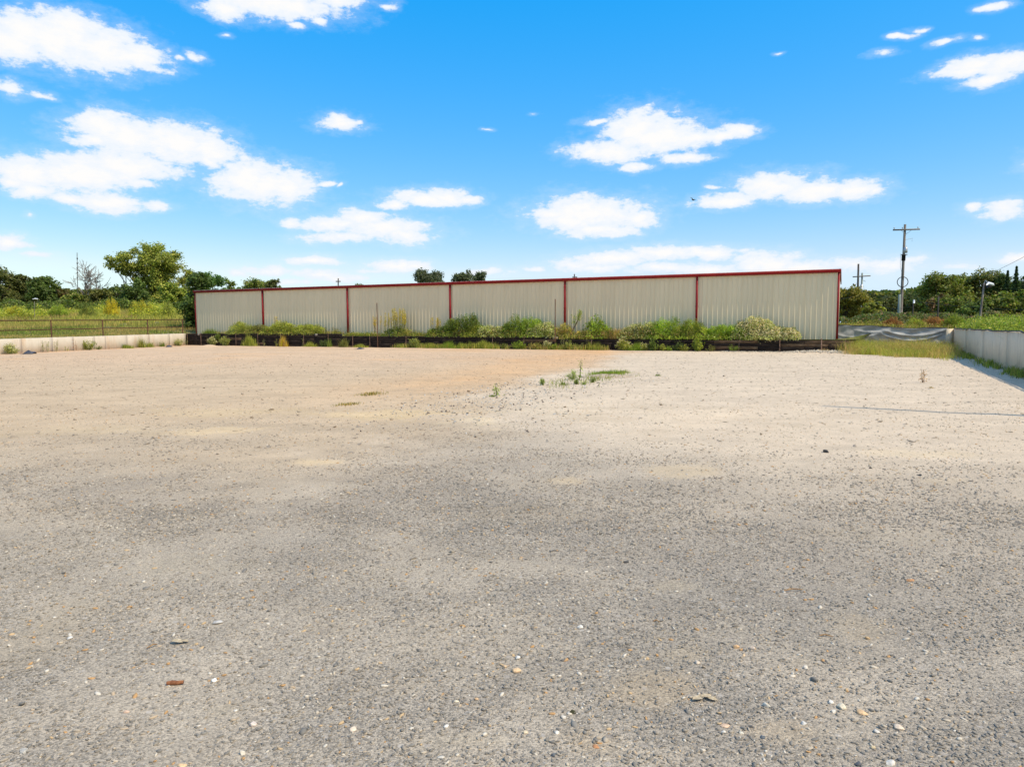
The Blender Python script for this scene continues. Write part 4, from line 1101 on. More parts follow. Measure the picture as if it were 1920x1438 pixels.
# grass and vines at the foot of the right wall
n = 5200; s = np.abs(r.normal(size=n)) * 4.0 - .5; s2 = r.uniform(0, 24, n); s = np.where(r.random(n) < .4, s, s2); rn = Vector((-abs(RD.y), abs(RD.x), 0)) if RD.x < 0 else Vector((RD.y, -RD.x, 0))
rn = Vector((RD.y, -RD.x, 0)); rn = rn if rn.x < 0 else -rn
d = np.abs(r.normal(size=n)) * (.22 + .5 * np.exp(-np.clip(s, 0, 9) / 2.0)) + .04
keep = (fbm(s * .7, d, 3, 44) > .47) | (s < 3); s, d = s[keep], d[keep]; n = len(s)
P = np.stack([RW0.x + RD.x * s + rn.x * d, RW0.y + RD.y * s + rn.y * d, np.zeros(n)], 1)
V_, F_, C_ = blades(P, r.uniform(.05, .30, n) * (1 + .9 * np.exp(-np.clip(s, 0, 9) / 2)), .020, .5, pal(MG + OL + YG, n, 38), 39)
tag(link('grass', mesh_np('grass', V_, F_, M['grass'], C_)), 'patchy green grass along the foot of the grey wall', kind='stuff')
# weeds on the bank behind right wall
def weed_mass(n, P, hh, pals_, sd, leafs=.07, nleaf=3):
    r_ = np.random.default_rng(sd)
    V1 = blades(P, hh, .022, .35, pal(pals_, n, sd), sd)
    Pl = np.repeat(P, nleaf, axis=0); hl = np.repeat(hh, nleaf); Pl[:, 2] += hl * r_.uniform(.25, 1.0, len(Pl)); Pl += r_.normal(size=Pl.shape) * .08
    V2 = leaf_cards(Pl, r_.uniform(.6, 1.3, len(Pl)) * leafs, pal(pals_, len(Pl), sd + 1), .4, .5, sd + 2)
    return merge([V1, V2])
n = 9000; s = r.uniform(-.8, 30, n); d = r.uniform(.22, 3.2, n)
x = RW0.x + RD.x * s - rn.x * d; y = RW0.y + RD.y * s - rn.y * d
hh = (.30 + .65 * fbm(x * .7, y * .7, 3, 91)) * r.uniform(.6, 1.1, n) * np.where(d < .5, .75, 1)
P = np.stack([x, y, field_z(x, y)], 1)
V_, F_, C_ = weed_mass(n, P, hh, YG + BG + YG + MG, 51, .11, 3)
tag(link('weeds', mesh_np('weeds', V_, F_, M['leaf'], C_)), 'yellow-green vines and weeds crowding the top of the grey wall', kind='stuff')
n = 5000; x = r.uniform(20, 34, n); y = r.uniform(46.2, 62, n)
keep = (fbm(x * .4, y * .3, 3, 17) > .42); x, y = x[keep], y[keep]; n = len(x)
P = np.stack([x, y, field_z(x, y)], 1); V_, F_, C_ = weed_mass(n, P, r.uniform(.2, .55, n), TAN + OL + YG, 61, .09, 2)
tag(link('weeds', mesh_np('weeds', V_, F_, M['leaf'], C_)), 'dry tan weeds on the ground behind the grey fabric', kind='stuff')
for px, lab, pls, wpx, hpx, yy in ((1672, 'rust-brown dead shrub left of the ringed pole', [(.15, .075, .032), (.12, .06, .026)], 26, 16, 50), (1752, 'wide rust-orange dead shrub right of the ringed pole', [(.17, .09, .034), (.14, .075, .03)], 40, 20, 49), (1718, 'yellow-green shrub between two rust-brown ones', YG, 30, 16, 49), (1788, 'lime shrub at the corner of the grey wall', BG + YG, 34, 20, 48), (1641, 'dull green shrub behind the left part of the fabric', OL, 40, 14, 56), (1778, 'small rusty shrub against the lime one', [(.15, .08, .035)], 16, 12, 48.5)):
    p = at(px, 606, yy); z = float(field_z(p.x, p.y))
    h_ = at(px, 606 - hpx + 8, yy).z - z
    plant('fine', 'shrub', p.x, p.y, z, wpx * yy / F, max(h_, .5), lab, 'shrubs beyond the fabric fence', 'shrub', 1.3, pls, depth=1.2)

# the meadow beyond the left wall
n = 70000; px_ = r.uniform(-140, 420, n); yy = 46 + 60 * r.random(n) ** 1.25
x = (px_ - 960) / F * yy * 1.0; y = yy
lim = np.interp(y, [40, LW0.y, LW1.y, 72, 120], [LW0.x - 1.2, LW0.x - .35, LW1.x - .35, -29.5, -22])
keep = (x < lim) & (fbm(x * .25, y * .2, 3, 23) > .30); x, y = x[keep], y[keep]; n = len(x)
z = field_z(x, y); kk = fbm(x * .2, y * .12, 4, 29); far_ = sstep(62, 92, y)
hh = (.22 + .5 * far_ + .5 * kk * far_) * r.uniform(.5, 1.1, n)
c1 = pal(MG + OL + [(.15, .18, .045)], n, 81, .2); c2 = pal(TAN + [(.22, .18, .075), (.20, .17, .07)], n, 82, .2); c3 = pal(YG + [(.24, .26, .05)], n, 83, .2)
w2 = sstep(.36, .56, fbm(x * .14, y * .30, 3, 6))[:, None]; cb = c1 * (1 - w2 * .8) + c2 * w2 * .8; w2b = (sstep(66, 78, y) * .5)[:, None]; cb = cb * (1 - w2b) + c2 * w2b
w3 = (far_ * sstep(.42, .6, kk))[:, None]; cb = cb * (1 - w3) + c3 * w3
V1 = blades(np.stack([x, y, z], 1), hh, np.where(y > 75, .075, .05), .28, cb, 84)
V_, F_, C_ = V1
tag(link('grass', mesh_np('grass', V_, F_, M['grass'], C_)), 'uneven meadow grass beyond the pipe fence', kind='stuff')
# goldenrod masses at the back of the meadow
n = 11000; px_ = r.uniform(-160, 345, n); y = r.uniform(84, 100, n); x = (px_ - 960) / F * y
dn_ = fbm(px_ / 38, y * .15, 3, 3); keep = dn_ > .44; x, y, dn_ = x[keep], y[keep], dn_[keep]; n = len(x)
P = np.stack([x, y, field_z(x, y)], 1)
V_, F_, C_ = weed_mass(n, P, (.7 + 1.3 * (dn_ - .44) * 3) * r.uniform(.6, 1.05, n), YG + [(.26, .27, .035), (.22, .25, .03)], 85, .22, 5)
tag(link('goldenrod', mesh_np('goldenrod', V_, F_, M['leaf'], C_)), 'yellow-green goldenrod along the back of the meadow', kind='stuff')
for px, lab, pls, wpx, top, yy in ((25, 'lime goldenrod clump at the left edge of the meadow', YG + GOLD, 46, 578, 86), (112, 'broad lime goldenrod clump left of the dark shrub', YG + BG, 60, 578, 86), (165, 'dark olive shrub standing in the meadow', MG + OL, 26, 572, 85), (209, 'brightest golden clump of the meadow', GOLD, 36, 572, 86), (265, 'tall yellow-green clump right of the brightest one', YG + GOLD, 66, 573, 87), (315, 'ragged yellow-green clump next to the dark near tree', YG + OL, 36, 577, 85)):
    p = at(px, 590, yy); z = float(field_z(p.x, p.y)); h_ = at(px, top, yy).z - z
    plant('fine', 'goldenrod_clump', p.x, p.y, z, wpx * yy / F, h_, lab, 'clumps at the back of the meadow', 'bush', 1.0, pls, depth=1.6)

# ------------------------------------------------------------------ trees
def limb_path(a, b, r, k=5, wob=.08):
    a = np.array(a); b = np.array(b); L = np.linalg.norm(b - a); t_ = np.linspace(0, 1, k)[:, None]
    P = a + (b - a) * t_; P[:, 2] += np.sin(t_[:, 0] * math.pi) * L * -.05
    P[1:-1] += r.normal(size=(k - 2, 3)) * L * wob; return P
def tree(px, top, hw, Yd, pals_, label, group, base_h=.12, seed=1, dens=1.0, leaf=.34, nb=None, name='tree', base_py=None, gaps=.0, bark='bark', shape='round', lobes=None):
    r = np.random.default_rng(seed * 13 + 5)
    p = at(px, 600, Yd); x, y = p.x, p.y
    z = float(field_z(x, y)) - .1; H = at(px, top, Yd).z - z; W = hw * Yd / F
    root = empty(name, (x, y, z)); tag(root, label, 'tree', group)
    nb = nb or max(16, int(14 + W * 5 + H * .8))
    cz0 = H * base_h; parts = []; mb = MB()
    fork = np.array([r.normal() * W * .05, 0, H * max(base_h * .8, .22)])
    tr = max(.14, H * .026)
    tp = np.array([fork[0] * .3, 0, H * .12])
    mb.tube([(0, 0, -.2), (0, 0, .15), tuple(tp), tuple(fork)], [tr * 1.5, tr * 1.1, tr, tr * .85], 8)
    tint = r.uniform(.85, 1.12)
    for i in range(nb):
        if shape == 'round':
            th = r.uniform(0, 2 * math.pi); v = r.random() ** .8; zc = cz0 + (H - cz0) * (.10 + .80 * v)
            env = math.sqrt(max(.05, 1 - (abs((zc - cz0) / (H - cz0) - .45) / .60) ** 2.2))
            rad = W * env * math.sqrt(r.uniform(.05, .75))
        else:
            th = r.uniform(0, 2 * math.pi); v = r.random(); zc = cz0 + (H - cz0) * (.08 + .85 * v); rad = W * r.uniform(.1, .8) * (1 - v * .7)
        br = (W * .26 + H * .045) * r.uniform(.7, 1.2)
        br = min(br, W * .55)
        zc = min(zc, H - br * .72)
        c0 = np.array([rad * math.cos(th), rad * math.sin(th) * .9, zc])
        if lobes:
            lx, ly, lr = lobes[i]; q_ = at(lx, ly, Yd); br = lr * 1.22 * Yd / F; c0 = np.array([q_.x - x, r.normal() * W * .28, q_.z - z]); v = .5
        mb.tube([tuple(q_) for q_ in limb_path(fork * np.array([1, 1, min(1, .6 + .4 * v)]), c0, r)], np.linspace(tr * .5, tr * .08, 5), 5, False)
        nl = int(300 * dens * (br / leaf / 3.2) ** 2) + 90
        sub = r.normal(size=(9, 3)); sub /= np.linalg.norm(sub, axis=1)[:, None]; sub *= r.uniform(.5, .95, (9, 1)); pick = r.integers(0, 9, nl)
        k = sub[pick] + r.normal(size=(nl, 3)) * .23
        P = c0 + k * np.array([br, br, br * .78])
        cols = pal(pals_, nl, seed + i, .18) * tint * (.82 + .36 * r.random()) * (.85 + .3 * r.random(9))[pick][:, None]
        out = k / (np.linalg.norm(k, axis=1)[:, None] + 1e-6)
        parts.append(leaf_cards(P, r.uniform(.6, 1.25, nl) * leaf, cols, .5, .55, seed * 100 + i, out * .8))
    link('trunk', mb.mesh('trunk', M[bark], True), root)
    V_, F_, C_ = merge(parts); V_[:, 2] = np.maximum(V_[:, 2], .15)
    link('crown', mesh_np('crown', V_, F_, M['leaf'], C_), root)
    return root
def bare_tree(px, top, hw, Yd, label, group, seed, levels=5, name='bare_tree'):
    r = np.random.default_rng(seed); p = at(px, 600, Yd); z = float(field_z(p.x, p.y)) - .1
    H = at(px, top, Yd).z - z; W = hw * Yd / F
    root = empty(name, (p.x, p.y, z)); tag(root, label, 'tree', group)
    mt, mbr = MB(), MB()
    def grow(P, d, L, rad, lv, mb_):
        k = 4; pts = [P]; q_ = P.copy(); dd = d.copy()
        for i in range(k):
            dd = dd + r.normal(size=3) * .13; dd[2] += .03; dd /= np.linalg.norm(dd); q_ = q_ + dd * L / k; pts.append(q_.copy())
        rad = max(rad, .026); rads = np.linspace(rad, rad * .6, k + 1)
        mb_.tube([tuple(v) for v in pts], rads, 7 if lv > 3 else 4 if lv > 1 else 3, False)
        if lv == 0: return
        for j in range(3 if lv > 1 else 4):
            a = r.uniform(0, 2 * math.pi); sp = r.uniform(.35, .8); pr = np.cross(dd, [math.cos(a), math.sin(a), .3]); pr /= np.linalg.norm(pr) + 1e-6
            nd_ = dd * math.cos(sp) + pr * math.sin(sp); nd_[0] *= 1.15; nd_[2] = nd_[2] * .95 + .05; nd_ /= np.linalg.norm(nd_)
            grow(pts[r.integers(2, 5)], nd_, L * r.uniform(.7, .95), rad * .56, lv - 1, mbr)
    grow(np.array([0, 0, 0.]), np.array([0, 0, 1.]), H * .2, .26, levels, mt)
    # fit to the height and width the tree has
    allV = np.concatenate(mbr.V); sz = H / allV[:, 2].max(); sx = W / np.percentile(np.abs(allV[:, 0]), 93)
    for m_ in (mt, mbr):
        for v in m_.V: v[:, 2] *= sz; v[:, 0] *= sx; v[:, 1] *= sx
    link('trunk', mt.mesh('trunk', M['bark_grey'], True), root); link('branches', mbr.mesh('branches', M['bark_grey'], True), root)
def conifer(px, top, hw, Yd, label, group, seed):
    r = np.random.default_rng(seed); p = at(px, 600, Yd); z = float(field_z(p.x, p.y)) - .1
    H = at(px, top, Yd).z - z; W = hw * Yd / F
    root = empty('conifer', (p.x, p.y, z)); tag(root, label, 'tree', group)
    mb = MB(); mb.tube([(0, 0, -.1), (0, 0, H * .97)], [.2, .03], 7); link('trunk', mb.mesh('trunk', M['bark'], True), root)
    n = 6500; v = r.random(n) ** .8; tier = np.abs(((v * 15) % 1) - .5) * 2
    rad = W * (1 - v) ** 1.0 * (.35 + .65 * tier) * np.sqrt(r.uniform(.15, 1, n)); th = r.uniform(0, 2 * math.pi, n); lob = .75 + .35 * np.sin(th * 5 + v * 31)
    P = np.stack([rad * lob * np.cos(th), rad * lob * np.sin(th), H * (.04 + .96 * v) - rad * .15], 1)
    V_, F_, C_ = leaf_cards(P, r.uniform(.2, .36, n), pal([(.022, .042, .018), (.03, .055, .022)], n, seed), .2, .3, seed)
    link('crown', mesh_np('crown', V_, F_, M['leaf'], C_), root)
TLG = 'trees behind the meadow'; TBG = 'trees showing above the building roof'; TRG = 'trees of the wood on the bright side'
DO = [(.044, .059, .02), (.060, .075, .025), (.076, .087, .028)]
BR = [(.10, .075, .04), (.12, .09, .05), (.075, .075, .03)]
for a in [
 (-75, 505, 42, 112, DO, 'dark tree beyond the left edge', TLG), (8, 497, 36, 110, DO, 'tallest dark olive tree at the left edge of the photo', TLG), (46, 512, 24, 113, DO, 'dark olive tree right of the edge one', TLG),
 (86, 517, 27, 110, DG, 'round-topped dark tree left of the brownish one', TLG), (116, 534, 22, 116, BR + OL, 'low brownish tree left of the bare tree', TLG),
 (146, 546, 26, 106, MG + OL, 'low green tree in front of the bare tree trunk, left one', TLG), (188, 542, 26, 106, OL + DO, 'low olive tree in front of the bare tree, right one', TLG),
 (216, 536, 26, 110, DG, 'dark tree between bare tree and tall pale green tree', TLG), (252, 524, 30, 106, DG, 'dark tree under the left side of the tall pale green tree', TLG), (322, 528, 24, 104, MG + YG, 'yellow-green tree under the right side of the tall one', TLG)]:
    tree(*a, seed=int(a[0]) + 200, base_h=.03, leaf=.36)
BIG = [(292,476,19),(272,482,17),(312,484,17),(252,487,14),(236,484,12),(224,490,10),(328,498,15),(300,497,19),(277,502,18),(256,502,13),(240,499,10),(213,497,8),(222,503,9),(336,512,11),(318,513,17),(296,518,18),(272,520,16),(330,530,15),(308,536,17),(284,540,16),(262,538,12),(322,552,15),(300,558,16),(276,560,14),(340,525,8),(246,514,9),(232,510,8),(208,503,5),(292,490,20),(310,520,20),(285,530,20),(262,496,15),(330,545,16),(312,566,17),(270,470,11),(318,495,17),(284,468,9),(300,466,9),(322,476,8),(262,474,8)]
tree(285, 459, 60, 112, [(.115, .145, .032), (.155, .185, .038), (.195, .22, .045)], 'tall spreading pale green tree, highest of the meadow trees', TLG, base_h=.30, seed=31, leaf=.34, nb=len(BIG), dens=1.25, lobes=BIG)
bare_tree(163, 487, 56, 109, 'leafless grey tree with wide thin branches', TLG, 12)
tree(376, 512, 40, 69.5, [(.04, .07, .018), (.052, .085, .02), (.065, .10, .024)], 'leafy dark green tree touching the far corner of the building', TLG, base_h=.02, seed=44, leaf=.26, nb=34, shape='cone')
tree(398, 509, 26, 74, [(.045, .10, .025), (.06, .12, .03)], 'green tree with sprigs rising above the roof corner', TLG, base_h=.1, seed=45, leaf=.26, nb=20)
tree(428, 520, 16, 80, MG, 'small tree showing right of the sprigged one', TBG, base_h=.2, seed=46, leaf=.25, nb=12)
tree(486, 522, 34, 104, OL + MG, 'olive crown above the first wall bay', TBG, base_h=.2, seed=47)
tree(512, 523, 14, 100, DO, 'narrow dark crown touching the olive one', TBG, base_h=.2, seed=48)
tree(681, 529, 15, 118, DG, 'low dark crown just above the third bay', TBG, base_h=.2, seed=49)
PINE = [(.045, .062, .035), (.06, .078, .042), (.075, .09, .048)]
tree(803, 507, 26, 118, PINE, 'round dark pine crown above the third bay', TBG, base_h=.45, seed=50, nb=26)
tree(866, 509, 22, 119, PINE, 'left half of the double pine crown above the fourth bay', TBG, base_h=.45, seed=51, nb=20)
tree(898, 508, 24, 121, PINE, 'right half of the double pine crown above the fourth bay', TBG, base_h=.45, seed=52, nb=20)
OR = [(.11, .105, .022), (.14, .13, .025), (.09, .10, .022)]
for a in [
 (1592, 536, 40, 94, OR, 'olive-gold tree directly right of the building corner', TRG), (1634, 566, 20, 90, YG + OL, 'low yellow-green tree behind the twin poles', TRG),
 (1672, 556, 34, 118, DO, 'dark low tree left of the ringed pole', TRG), (1705, 548, 32, 116, DO + DG, 'dark tree right of the ringed pole', TRG), (1734, 545, 32, 112, DO, 'dark tree left of the tall rounded wood edge', TRG),
 (1766, 513, 42, 96, OL + MG, 'tall rounded tree where the wood steps up', TRG), (1803, 516, 42, 98, OL + DG, 'tall olive tree second from the wood edge', TRG), (1842, 508, 44, 97, DO + OL, 'tallest broadleaf above the leaning lamp pole', TRG),
 (1874, 514, 34, 96, DG, 'dark tree left of the pointed conifers', TRG), (1926, 518, 40, 92, DG, 'dark tree cut by the edge right of the conifers', TRG),
 (1786, 556, 38, 84, MG + OL, 'lower green tree in front of the tall olive one', TRG), (1824, 566, 34, 80, DG + MG, 'low dark tree left of the leaning lamp pole', TRG), (1866, 558, 38, 80, OL + MG, 'lower olive tree right of the leaning lamp pole', TRG),
 (1908, 546, 36, 82, OL + MG, 'pale olive tree under the pointed conifers', TRG), (1757, 548, 16, 86, BR, 'brown-tinged thin tree at the wood edge', TRG), (1990, 510, 40, 92, DG, 'dark tree beyond the frame edge', TRG), (2060, 515, 40, 90, OL, 'olive tree beyond the frame edge', TRG)]:
    tree(*a, seed=int(a[0]) % 977, base_h=.02, leaf=.33)
conifer(1901, 500, 26, 90, 'tallest pointed conifer near the right edge', TRG, 3); conifer(1885, 508, 24, 92, 'blunter conifer left of the tallest pointed one', TRG, 4); conifer(1919, 511, 22, 89, 'conifer cut by the right edge of the photo', TRG, 5)
# far woodland that closes the horizon
def woodland(x0, x1, y0, y1, top_z, n, label, sd):
    r = np.random.default_rng(sd); x = r.uniform(x0, x1, n); y = r.uniform(y0, y1, n)
    hz = top_z * (.6 + .55 * fbm(x * .11, y * .05, 3, sd)); k = r.random(n) ** .6
    P = np.stack([x, y, field_z(x, y) + hz * k], 1)
    V_, F_, C_ = leaf_cards(P, r.uniform(.6, 1.1, n), pal(DO + DG + OL, n, sd, .2), .5, .6, sd)
    tag(link('woodland', mesh_np('woodland', V_, F_, M['leaf'], C_)), label, kind='stuff')
woodland(-260, -40, 124, 136, 4.6, 56000, 'far dark wood behind the meadow trees', 5)
woodland(45, 300, 120, 132, 6.8, 70000, 'far dark wood behind the trees on the bright side', 6)
woodland(-40, 45, 150, 165, 3.0, 9000, 'far low wood beyond the building', 8)
r = np.random.default_rng(3)
n = 14000; px_ = r.uniform(-160, 440, n); y = r.uniform(100, 106, n); x = (px_ - 960) / F * y
P = np.stack([x, y, field_z(x, y) + r.random(n) ** .8 * (1.0 + 1.8 * fbm(px_ / 30, y * .1, 3, 8))], 1)
V_, F_, C_ = leaf_cards(P, r.uniform(.22, .42, n), pal(DG + DO + MG, n, 9), .5, .55, 10)
tag(link('undergrowth', mesh_np('undergrowth', V_, F_, M['leaf'], C_)), 'dark undergrowth below the meadow trees', kind='stuff')
n = 12000; px_ = r.uniform(1575, 2100, n); y = r.uniform(74, 80, n); x = (px_ - 960) / F * y
P = np.stack([x, y, field_z(x, y) + r.random(n) ** .8 * (.5 + 1.3 * fbm(px_ / 30, y * .1, 3, 18))], 1)
V_, F_, C_ = leaf_cards(P, r.uniform(.18, .34, n), pal(DG + DO + BR, n, 19), .5, .55, 20)
tag(link('undergrowth', mesh_np('undergrowth', V_, F_, M['leaf'], C_)), 'dark undergrowth at the edge of the wood on the bright side', kind='stuff')

# ------------------------------------------------------------------ poles and wires
def pole(px0, py0, px1, py1, Yd, rad, mat, label, group, z0=None, name='utility_pole'):
    b_ = at(px0, py0, Yd); t_ = at(px1, py1, Yd)
    gz_ = float(field_z(b_.x, b_.y)); b_.z = gz_ if z0 is None else z0
    root = empty(name, b_); tag(root, label, 'utility pole', group)
    tt = t_ - b_
    mb = MB(); mb.tube([(0, 0, -.3), (tt.x * .5, tt.y * .5, tt.z * .5), tuple(tt)], [rad, rad * .86, rad * .72], 10); link('shaft', mb.mesh('shaft', mat, True), root)
    return root, b_, tt
PG = 'utility poles'
def local(b_, px, py, Yd, dy=0): v = at(px, py, Yd) - b_; return Vector((v.x, v.y + dy, v.z))
Yp = 80.0
root, b0, tt = pole(1688.5, 603, 1697, 421, Yp, .165, M['pole_wood'], 'tall pole with a crossarm and a black cable ring', PG)
def xarm(root, b_, px0, py0, px1, py1, Yd, th=.06, dy=-.22, mat='pole_wood'):
    a = local(b_, px0, py0, Yd, dy); c = local(b_, px1, py1, Yd, dy); d = (c - a)
    L = d.length; Mx = Matrix.Translation((a + c) / 2) @ Matrix.Rotation(math.atan2(d.y, d.x), 4, 'Z') @ Matrix.Rotation(-math.asin(d.z / L), 4, 'Y')
    mb = MB(); mb.box(-L / 2, L / 2, -.05, .05, -th, th, Mx); link('crossarm', mb.mesh('crossarm', M[mat]), root); return a, c
a, c = xarm(root, b0, 1672.5, 432, 1722.5, 430.6, Yp, .075)
for f_ in (.04, .35, .93):
    q_ = a.lerp(c, f_); mb = MB(); mb.tube([(q_.x, q_.y, q_.z + .07), (q_.x, q_.y, q_.z + .14), (q_.x, q_.y, q_.z + .16), (q_.x, q_.y, q_.z + .30)], [.03, .03, .07, .045], 8); link('insulator', mb.mesh('insulator', M['porcelain'], True), root)
for f_ in (.28, .72):
    q_ = a.lerp(c, f_); s_ = local(b0, 1696.5, 440, Yp, -.2); mb = MB(); mb.tube([tuple(q_), tuple(s_)], .018, 5); link('brace', mb.mesh('brace', M['steel']), root)
q_ = local(b0, 1695.0, 470, Yp, -.32); mb = MB(); mb.tube([(q_.x, q_.y, q_.z - .3), (q_.x, q_.y, q_.z - .27), (q_.x, q_.y, q_.z + .28), (q_.x, q_.y, q_.z + .33)], [.16, .2, .2, .10], 14); tk = link('transformer_can', mb.mesh('transformer_can', M['steel'], True), root)
mb = MB(); mb.tube([(q_.x + .05, q_.y, q_.z + .33), (q_.x + .07, q_.y, q_.z + .55)], [.05, .025], 8); link('bushing', mb.mesh('bushing', M['porcelain'], True), tk)
q0_ = local(b0, 1694.5, 477, Yp); q1_ = local(b0, 1693.8, 489, Yp); mb = MB(); mb.tube([tuple(q0_), tuple(q1_)], [.20, .20], 12); link('black_sleeve', mb.mesh('black_sleeve', M['black'], True), root)
xarm(root, b0, 1688, 478, 1699, 478, Yp, .045)
q_ = local(b0, 1690.6, 529, Yp, -.2); rg = 10.0 * Yp / F; pts = [(q_.x + rg * math.cos(t_), q_.y, q_.z + rg * .92 * math.sin(t_)) for t_ in np.linspace(0, 2 * math.pi, 33)]
mb = MB(); mb.tube(pts, .042, 7, False); link('cable_ring', mb.mesh('cable_ring', M['black'], True), root)
q0_ = local(b0, 1687.5, 476, Yp, -.1); q1_ = local(b0, 1687, 500, Yp, -.1); q2_ = local(b0, 1691, 520, Yp, -.2); mb = MB(); mb.tube([tuple(q0_), tuple(q1_), tuple(q2_)], .012, 5); link('drop_wire', mb.mesh('drop_wire', M['black']), root)
q0_ = local(b0, 1697, 450, Yp, 0); q1_ = local(b0, 1711, 447, Yp, 0); q2_ = local(b0, 1710, 453, Yp, 0); mb = MB(); mb.tube([tuple(q0_), tuple(q1_), tuple(q2_)], .02, 5); link('bracket', mb.mesh('bracket', M['steel']), root)
rt2, b2, _ = pole(1684.5, 603, 1687, 552, Yp - .3, .17, M['pole_green'], 'short greenish stub pole strapped beside the ringed pole', PG)
Y2 = 104.0
root, b3, _ = pole(1607.2, 600, 1609.6, 495, Y2, .17, M['pole_dark'], 'dark tall pole, left of the twin pair by the building corner', PG)
q_ = local(b3, 1602, 534, Y2, -.1); mb = MB(); mb.tube([tuple(local(b3, 1608, 530, Y2)), tuple(q_)], .03, 5); mb.box(q_.x - .22, q_.x + .1, q_.y - .15, q_.y + .1, q_.z - .12, q_.z + .18); link('flood_light', mb.mesh('flood_light', M['steel']), root)
mb = MB(); q_ = local(b3, 1610, 597, Y2, -.25); mb.box(q_.x - .25, q_.x + .2, q_.y - .1, q_.y + .1, q_.z - .4, q_.z + .3); link('meter_box', mb.mesh('meter_box', M['white_enamel']), root)
for dy_ in (503, 507): 
    q_ = local(b3, 1611, dy_, Y2, -.1); mb = MB(); mb.tube([tuple(local(b3, 1609, dy_, Y2)), tuple(q_)], .05, 6); link('insulator', mb.mesh('insulator', M['porcelain']), root)
Y3 = 98.0
root, b4, _ = pole(1613.4, 601, 1616.6, 512, Y3, .15, M['pole_green'], 'greenish pole with a wide crossarm, right of the twin pair', PG)
xarm(root, b4, 1597.5, 519.5, 1630.5, 517.5, Y3, .07)
q_ = local(b4, 1614.8, 538, Y3, -.1); mb = MB(); mb.tube([(q_.x, q_.y, q_.z - .3), (q_.x, q_.y, q_.z + .35)], .17, 10); link('transformer_can', mb.mesh('transformer_can', M['steel'], True), root)
q0_ = local(b4, 1616, 525, Y3); q1_ = local(b4, 1623, 528, Y3); mb = MB(); mb.tube([tuple(q0_), tuple(q1_)], .025, 5); link('bracket', mb.mesh('bracket', M['steel']), root)
Y4 = 77.0
root, b5, _ = pole(1711.5, 598, 1712.5, 562, Y4, .07, M['pole_dark'], 'short dark pole with a white can against the trees', PG)
q_ = local(b5, 1711.8, 566, Y4, -.2); mb = MB(); mb.tube([(q_.x, q_.y, q_.z - .16), (q_.x, q_.y, q_.z + .18)], .09, 10); link('transformer_can', mb.mesh('transformer_can', M['white_enamel'], True), root)
root, b6, _ = pole(1758.5, 597, 1760, 556, 74, .08, M['pole_dark'], 'brownish bare pole against the wood', PG)
for px, top, yd, lab in ((634.2, 522, 130, 'far pole with a short crossarm above the second bay'), (1077, 514, 130, 'far pole tip above the fourth downpipe')):
    root, b7, _ = pole(px, 600, px, top, yd, .14, M['pole_dark'], lab, PG)
    xarm(root, b7, px - 4, top + 6, px + 5, top + 6, yd, .08, mat='pole_dark')
root, b8, _ = pole(146.5, 590, 144.5, 474, 118, .06, M['pole_dark'], 'thin dark mast rising behind the bare tree', PG, name='mast')
for k in range(5):
    q_ = local(b8, 144.8, 485 + k * 9, 118); mb = MB(); mb.box(q_.x - .07, q_.x + .07, -.07 + q_.y, .07 + q_.y, q_.z - .12, q_.z + .12); link('collar', mb.mesh('collar', M['pole_dark']), root)
# leaning lamp pole
Y5 = 62.0
root, b9, _ = pole(1836, 598, 1845.5, 531, Y5, .10, M['pole_wood'], 'leaning grey pole carrying a bright lamp hood before the wood', PG, name='lamp_pole')
q_ = local(b9, 1853, 534, Y5, -.2); aa = local(b9, 1845.5, 532, Y5)
mb = MB(); mb.tube([tuple(aa), (aa.x + .1, aa.y, aa.z + .3), tuple(q_ + Vector((-.2, 0, .12)))], .03, 6); link('bracket', mb.mesh('bracket', M['steel'], True), root)
mb = MB(); mb.tube([(q_.x - .30, q_.y, q_.z - .05), (q_.x - .12, q_.y, q_.z + .10), (q_.x + .26, q_.y, q_.z + .0), (q_.x + .38, q_.y, q_.z - .08)], [.06, .15, .12, .03], 10); hd = link('lamp_hood', mb.mesh('lamp_hood', M['white_enamel'], True), root)
mb = MB(); mb.tube([(q_.x - .2, q_.y, q_.z - .12), (q_.x + .1, q_.y, q_.z - .2)], [.17, .12], 10); link('shade', mb.mesh('shade', M['black'], True), hd)
# yard lamp far left
root, bl, _ = pole(64, 588, 64.5, 565, 84, .028, M['pole_wood'], 'small white yard lamp on a post at the meadow edge', PG, name='yard_lamp')
q_ = local(bl, 66, 561, 84); mb = MB(); mb.tube([(q_.x - .30, q_.y, q_.z), (q_.x, q_.y, q_.z + .05), (q_.x + .34, q_.y, q_.z)], [.03, .08, .04], 8); link('lamp_hood', mb.mesh('lamp_hood', M['white_enamel'], True), root)
# pole standing outside the frame behind the right wall: its shadow lies on the lot
tip = gp(1545, 760); hz = 8.6
bs = tip + Vector((SUN_DIR.x, SUN_DIR.y, 0)) * (hz / SUN_DIR.z)
root = empty('utility_pole', (bs.x, bs.y, 1.2)); tag(root, 'thin pole behind the grey wall whose shadow crosses the lot', 'utility pole', PG)
mb = MB(); mb.tube([(0, 0, -.5), (0, 0, hz - 1.2)], [.085, .05], 9); link('shaft', mb.mesh('shaft', M['pole_wood'], True), root)
